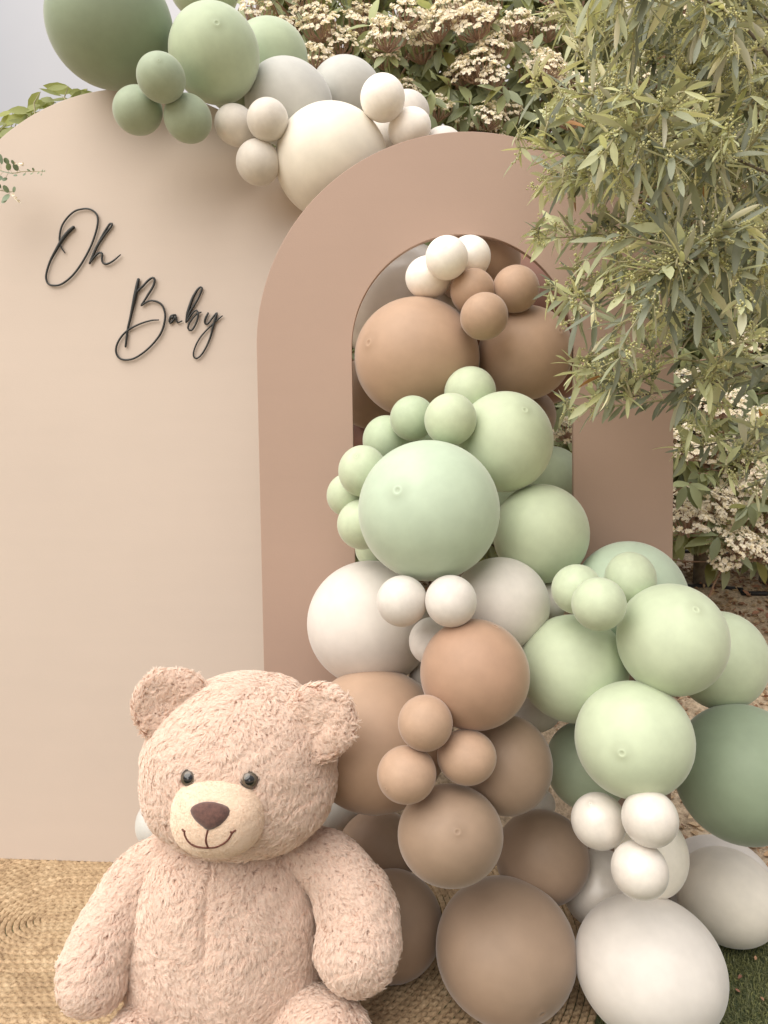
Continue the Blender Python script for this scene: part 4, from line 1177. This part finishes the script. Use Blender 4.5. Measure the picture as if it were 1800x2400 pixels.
for (px, py) in ((1700, 1010), (1745, 1000), (1620, 1130), (1660, 1110), (1760, 1180), (1690, 1250), (1050, 190), (1180, 200), (1010, 210), (1100, 230), (1220, 260), (1270, 300), (1300, 330), (990, 250), (720, 100), (870, 60), (1320, 1060), (1330, 940)):
    c = P(px, py, rn.uniform(2.6, 2.75)); shoot(c, (rn.uniform(-.3, .3), -1, .3), rn.randint(5, 7), .10, .05)
for k in range(900):
    px = rn.uniform(560, 2250); py = rn.uniform(-250, 1295); d = rn.uniform(2.72, 3.25)
    p = P(px, py, d)
    if p.z < ground_z(p.x, p.y) + .06: continue
    shoot(p, (rn.uniform(-.5, .5), -1, rn.uniform(-.2, .6)), rn.randint(6, 9), rn.uniform(.08, .11), .06)
for k in range(2600):
    p = P(rn.uniform(600, 2250), rn.uniform(-250, 1240), rn.uniform(3.2, 3.7))
    if p.z < ground_z(p.x, p.y) + .03: continue
    shoot(p, (rn.uniform(-.5, .5), -1, rn.uniform(-.2, .6)), 10, rn.uniform(.10, .14), .02)
hl.build(hedge, HT, [M_HEDGE, M_HEDGE_NEW], 300, 'leaf', 'foliage')
o = link('twigs', hst.mesh('twigs'), hedge, M_REDSTEM); tag(o, kind='stuff')
print('hedge leaves', len(hl.items))

# ------------------------------------------------------------------ slender leafy plant behind the beige panel
rn = random.Random(8)
shr = empty('leafy_shrub', (-1.05, 2.75, ground_z(-1.05, 2.75)))
tag(shr, 'thin light green leafy shrub showing over the left shoulder of the beige panel', 'shrub')
sl = Leaves(); sst = Acc()
ST = [leaf_template([(.1, .07), (.3, .17), (.55, .19), (.8, .11), (.93, .04)], c, .2) for c in (.15, .35, -.1)]
tips = [(95, 215), (120, 232), (160, 202), (175, 215), (205, 208), (60, 268), (40, 280), (15, 290), (75, 262), (100, 246), (130, 240), (0, 310), (-30, 300), (30, 262), (145, 225), (190, 225), (-60, 280), (10, 330), (50, 300), (215, 215), (25, 300), (-20, 330), (-5, 285)]
root = Vector((-1.05, 2.75, ground_z(-1.05, 2.75)))
for (px, py) in tips:
    t = P(px, py, rn.uniform(2.5, 2.62)); mid = Vector((t.x * .6 + root.x * .4, 2.7, 1.4))
    C = catmull([(*(root + Vector((rn.uniform(-.05, .05), rn.uniform(-.03, .03), -.02))), .009), (*mid, .005), (*(t - Vector((rn.uniform(-.05, .05), 0, .15))), .003), (*t, .0012)], .04)
    Vt, T = tube_np(C[:, :3], C[:, 3], 6, caps=False); sst.add(Vt, T)
    for i in range(8, len(C) - 6, 5):      # down the stem, hidden by the panel from the front
        dd = Vector((rn.uniform(-1, 1), rn.uniform(-1, 1), rn.uniform(-.6, .3)))
        sl.add(C[i, :3], frame(dd, (0, -.5, 1)), rn.uniform(.06, .09), rn.randint(0, 2), 0)
    for k in range(5):
        c = t - Vector((0, 0, 1)) * (k * .022)
        sg = 1 if k % 2 else -1
        dd = Vector((sg * rn.uniform(.6, 1.2), rn.uniform(-.6, .5), rn.uniform(-.55, .15)))
        sl.add(c, frame(dd, (rn.uniform(-.4, .4), -1, .35), rn.uniform(-.5, .5)), rn.uniform(.07, .105), rn.randint(0, 2), 0)
sl.build(shr, ST, [M_SHRUB], 120, 'leaf', 'foliage')
o = link('stems', sst.mesh('stems'), shr, M_TWIG); tag(o, kind='stuff')

# ------------------------------------------------------------------ eucalyptus sprays at the left edge, in front of the beige panel
def disc_leaf(aspect):
    V = [(0, 0, 0), (0, .5, .03)]; T = []
    n = 12
    for k in range(n):
        a = 2 * math.pi * k / n; V.append((math.sin(a) * .5 * aspect, .5 - math.cos(a) * .5, 0))
    for k in range(n): T.append((1, 2 + (k + 1) % n, 2 + k))
    return np.array(V), np.array(T)
ET = [disc_leaf(1.0), disc_leaf(.72), disc_leaf(.55)]
m = Mat('white_petal'); m.col(srgb(235, 226, 205)); m.set(Roughness=.6); M_PETAL = m.m
def spray(label, stem, leaves, flowers, dref):
    e = empty('eucalyptus_spray', P(*stem[0], dref)); tag(e, label, 'eucalyptus')
    C = catmull([(*P(-159, stem[0][1] - 25, 2.215), .002), (*P(-135, stem[0][1] - 14, 2.12), .0018)] + [(*P(x, y, dref + .01 * math.sin(i)), .0016 - .0002 * i) for i, (x, y) in enumerate(stem)], .008)
    Vt, T = tube_np(C[:, :3], np.maximum(C[:, 3], .0006), 6); link('stem', mesh_fast('stem', Vt, T), e, M_TWIG)
    L = Leaves()
    for (x, y, r, tp) in leaves:
        c = P(x, y, dref - .01); j = int(np.linalg.norm(C[:, :3] - np.array(c), axis=1).argmin()); b = Vector(C[j, :3])
        dd = (c - b)
        if dd.length < .003: dd = Vector((rn.uniform(-1, 1), -.3, rn.uniform(-1, 1)))
        dd.normalize(); sz = 2 * r * dref / F
        L.add(c - dd * sz * .5, frame(dd, (rn.uniform(-.3, .3), -1, .4)), sz, tp, 0)
        Vt, T = tube_np(np.array([b, c - dd * sz * .5, c]), .0005, 4, caps=False)
        link('leaf_stalk', mesh_fast('leaf_stalk', Vt, T), e, M_TWIG)
    L.build(e, ET, [M_EUCA], 300, 'leaf', 'foliage')
    for (x, y, r) in flowers:
        acc = Acc(); c = P(x, y, dref - .02)
        for q in range(7):
            dv_ = Vector((rn.uniform(-1, 1), rn.uniform(-1, .2), rn.uniform(-1, 1))).normalized()
            Vt, T = ET[1]; s = 2.0 * r * dref / F * rn.uniform(.6, 1)
            acc.add(Vt @ (frame(dv_, (rn.random(), -1, rn.random())) * s * .6).T + np.array(c), T)
        link('flower', acc.mesh('flower'), e, M_PETAL)
spray('upper eucalyptus sprig with round blue-green leaves and a white flower at the left edge', [(-110, 360), (-40, 385), (20, 405), (55, 402), (85, 402), (106, 402)],
      [(2, 373, 11, 0), (16, 404, 15, 0), (15, 377, 7, 0), (37, 392, 8, 0), (20, 391, 8, 0), (11, 420, 8, 1), (-6, 418, 12, 0), (36, 411, 6, 1), (57, 409, 6, 2), (67, 399, 4, 1), (78, 397, 4, 1), (74, 407, 4, 2), (90, 405, 4, 2), (97, 409, 3, 2), (99, 400, 3, 1), (104, 401, 3, 2),
       (-25, 370, 14, 0), (-45, 395, 15, 0), (-70, 360, 14, 0), (-90, 380, 14, 0), (30, 380, 5, 1), (-15, 398, 10, 0), (0, 245, 8, 1)][:-1], [(48, 382, 8), (55, 386, 5), (35, 383, 4)], 2.06)
spray('lower eucalyptus sprig with small leaves and a trailing white flower at the left edge', [(-100, 425), (-40, 438), (0, 446), (24, 450), (34, 446)],
      [(14, 443, 9, 0), (33, 444, 7, 1), (14, 463, 13, 2), (-12, 455, 12, 1), (0, 436, 6, 1), (-30, 430, 11, 0), (-50, 450, 11, 0), (-75, 425, 12, 0), (10, 470, 9, 1)], [(31, 457, 5), (38, 465, 5), (44, 473, 6)], 2.06)

# ------------------------------------------------------------------ irrigation hoses, stones, litter on the bank
m = Mat('black_hose'); m.col((.02, .02, .023, 1)); m.set(Roughness=.55); M_HOSE = m.m
def hose(label, pts, r):
    C = []
    for (px, py) in pts:
        p = on_ground(px, py); C.append((p.x, p.y, p.z + r * .7))
    lo = C[0]; hi_ = C[-1]
    C = [(lo[0] - 1.0, lo[1] + .02, ground_z(lo[0], lo[1] + .02) + r * .7)] + C + [(hi_[0] + 1.2, hi_[1] + .03, ground_z(0, hi_[1] + .03) + r * .7)]
    C = catmull(C, .03); Vt, T = tube_np(C, r, 12)
    tag(link('irrigation_hose', mesh_fast('irrigation_hose', Vt, T), None, M_HOSE), label, 'hose', 'drip irrigation hoses')
hose('black drip hose running highest up the bank, under the hedge', [(1585, 1298), (1650, 1302), (1720, 1305), (1800, 1306)], .013)
hose('black drip hose lying lower down the bank among dry leaves', [(1640, 1378), (1690, 1381), (1740, 1386), (1800, 1395)], .010)
rn = random.Random(77)
def litter_mat(name, cs):
    m = Mat(name); g = m.new('ShaderNodeNewGeometry')
    r = m.ramp(g.outputs['Random Per Island'], [(i / (len(cs) - 1), c) for i, c in enumerate(cs)]); m.col(r.outputs['Color']); m.set(Roughness=.85)
    n = m.noise(60, 4); m.bump(n.outputs['Fac'], .4, .003); return m.m
M_LITTER = litter_mat('dry_leaf_litter', [srgb(196, 168, 132), srgb(150, 112, 86), srgb(178, 128, 104), srgb(120, 82, 66), srgb(206, 184, 150), srgb(166, 116, 88)])
M_CLOD = litter_mat('soil_clod', [srgb(176, 150, 118), srgb(140, 112, 88), srgb(204, 182, 148), srgb(156, 128, 100)])
acc = Acc(); stn = Acc()
LT = [leaf_template([(.15, .14), (.4, .26), (.65, .24), (.88, .1)], c, .5) for c in (.2, -.25, .5)]
for k in range(8500):
    x = rn.uniform(.9, 2.9) if k % 3 else rn.uniform(-1.6, 1.0); y = rn.uniform(2.06, 3.7) ** 1.0
    if y < 2.4 and rug_dist(x, y) < RUG_R + .02: continue
    z = ground_z(x, y); zz = z + noise.noise(Vector((x * 3, y * 3, 0))) * .03 * smooth01((y - 2.2) / .3) + noise.noise(Vector((x * 11, y * 11, 5))) * .012 * (y > 2.2)
    if rn.random() < .38:
        dd = Vector((rn.uniform(-1, 1), rn.uniform(-1, 1), rn.uniform(-.1, .6)))
        Vt, T = rn.choice(LT); acc.add(Vt @ (frame(dd, (rn.uniform(-.8, .8), rn.uniform(-1, .4), 1)) * rn.uniform(.012, .045)).T + np.array((x, y, zz + .006)), T)
    else:
        s = rn.uniform(.004, .015); A_ = octa[0] * np.array((rn.uniform(.7, 1.5), rn.uniform(.7, 1.4), rn.uniform(.5, .9))) * s
        A_ = A_ + np.array([[rn.uniform(-.3, .3) * s for _ in range(3)] for _ in range(6)])
        stn.add(A_ + np.array((x, y, zz + s * .3)), octa[1])
tag(link('leaf_litter', acc.mesh('leaf_litter'), None, M_LITTER), 'dry fallen leaves strewn over the earth bank under the hedge', 'leaf litter', kind='stuff')
tag(link('soil_clods', stn.mesh('soil_clods', False), None, M_CLOD), 'sandy crumbs and clods of soil on the bank', 'soil', kind='stuff')
# a few bits lying on the turf
acc = Acc()
for (px, py) in ((1738, 2308), (1770, 2273), (1735, 2350), (1790, 2370)):
    p = on_ground(px, py); dd = Vector((rn.uniform(-1, 1), rn.uniform(-1, 1), .1)); Vt, T = rn.choice(LT)
    acc.add(Vt @ (frame(dd, (0, -.3, 1)) * rn.uniform(.008, .014)).T + np.array((p.x, p.y, .022)), T)
tag(link('turf_litter', acc.mesh('turf_litter'), None, M_LITTER), 'a few dry leaf scraps lying on the green turf', 'leaf litter', kind='stuff')
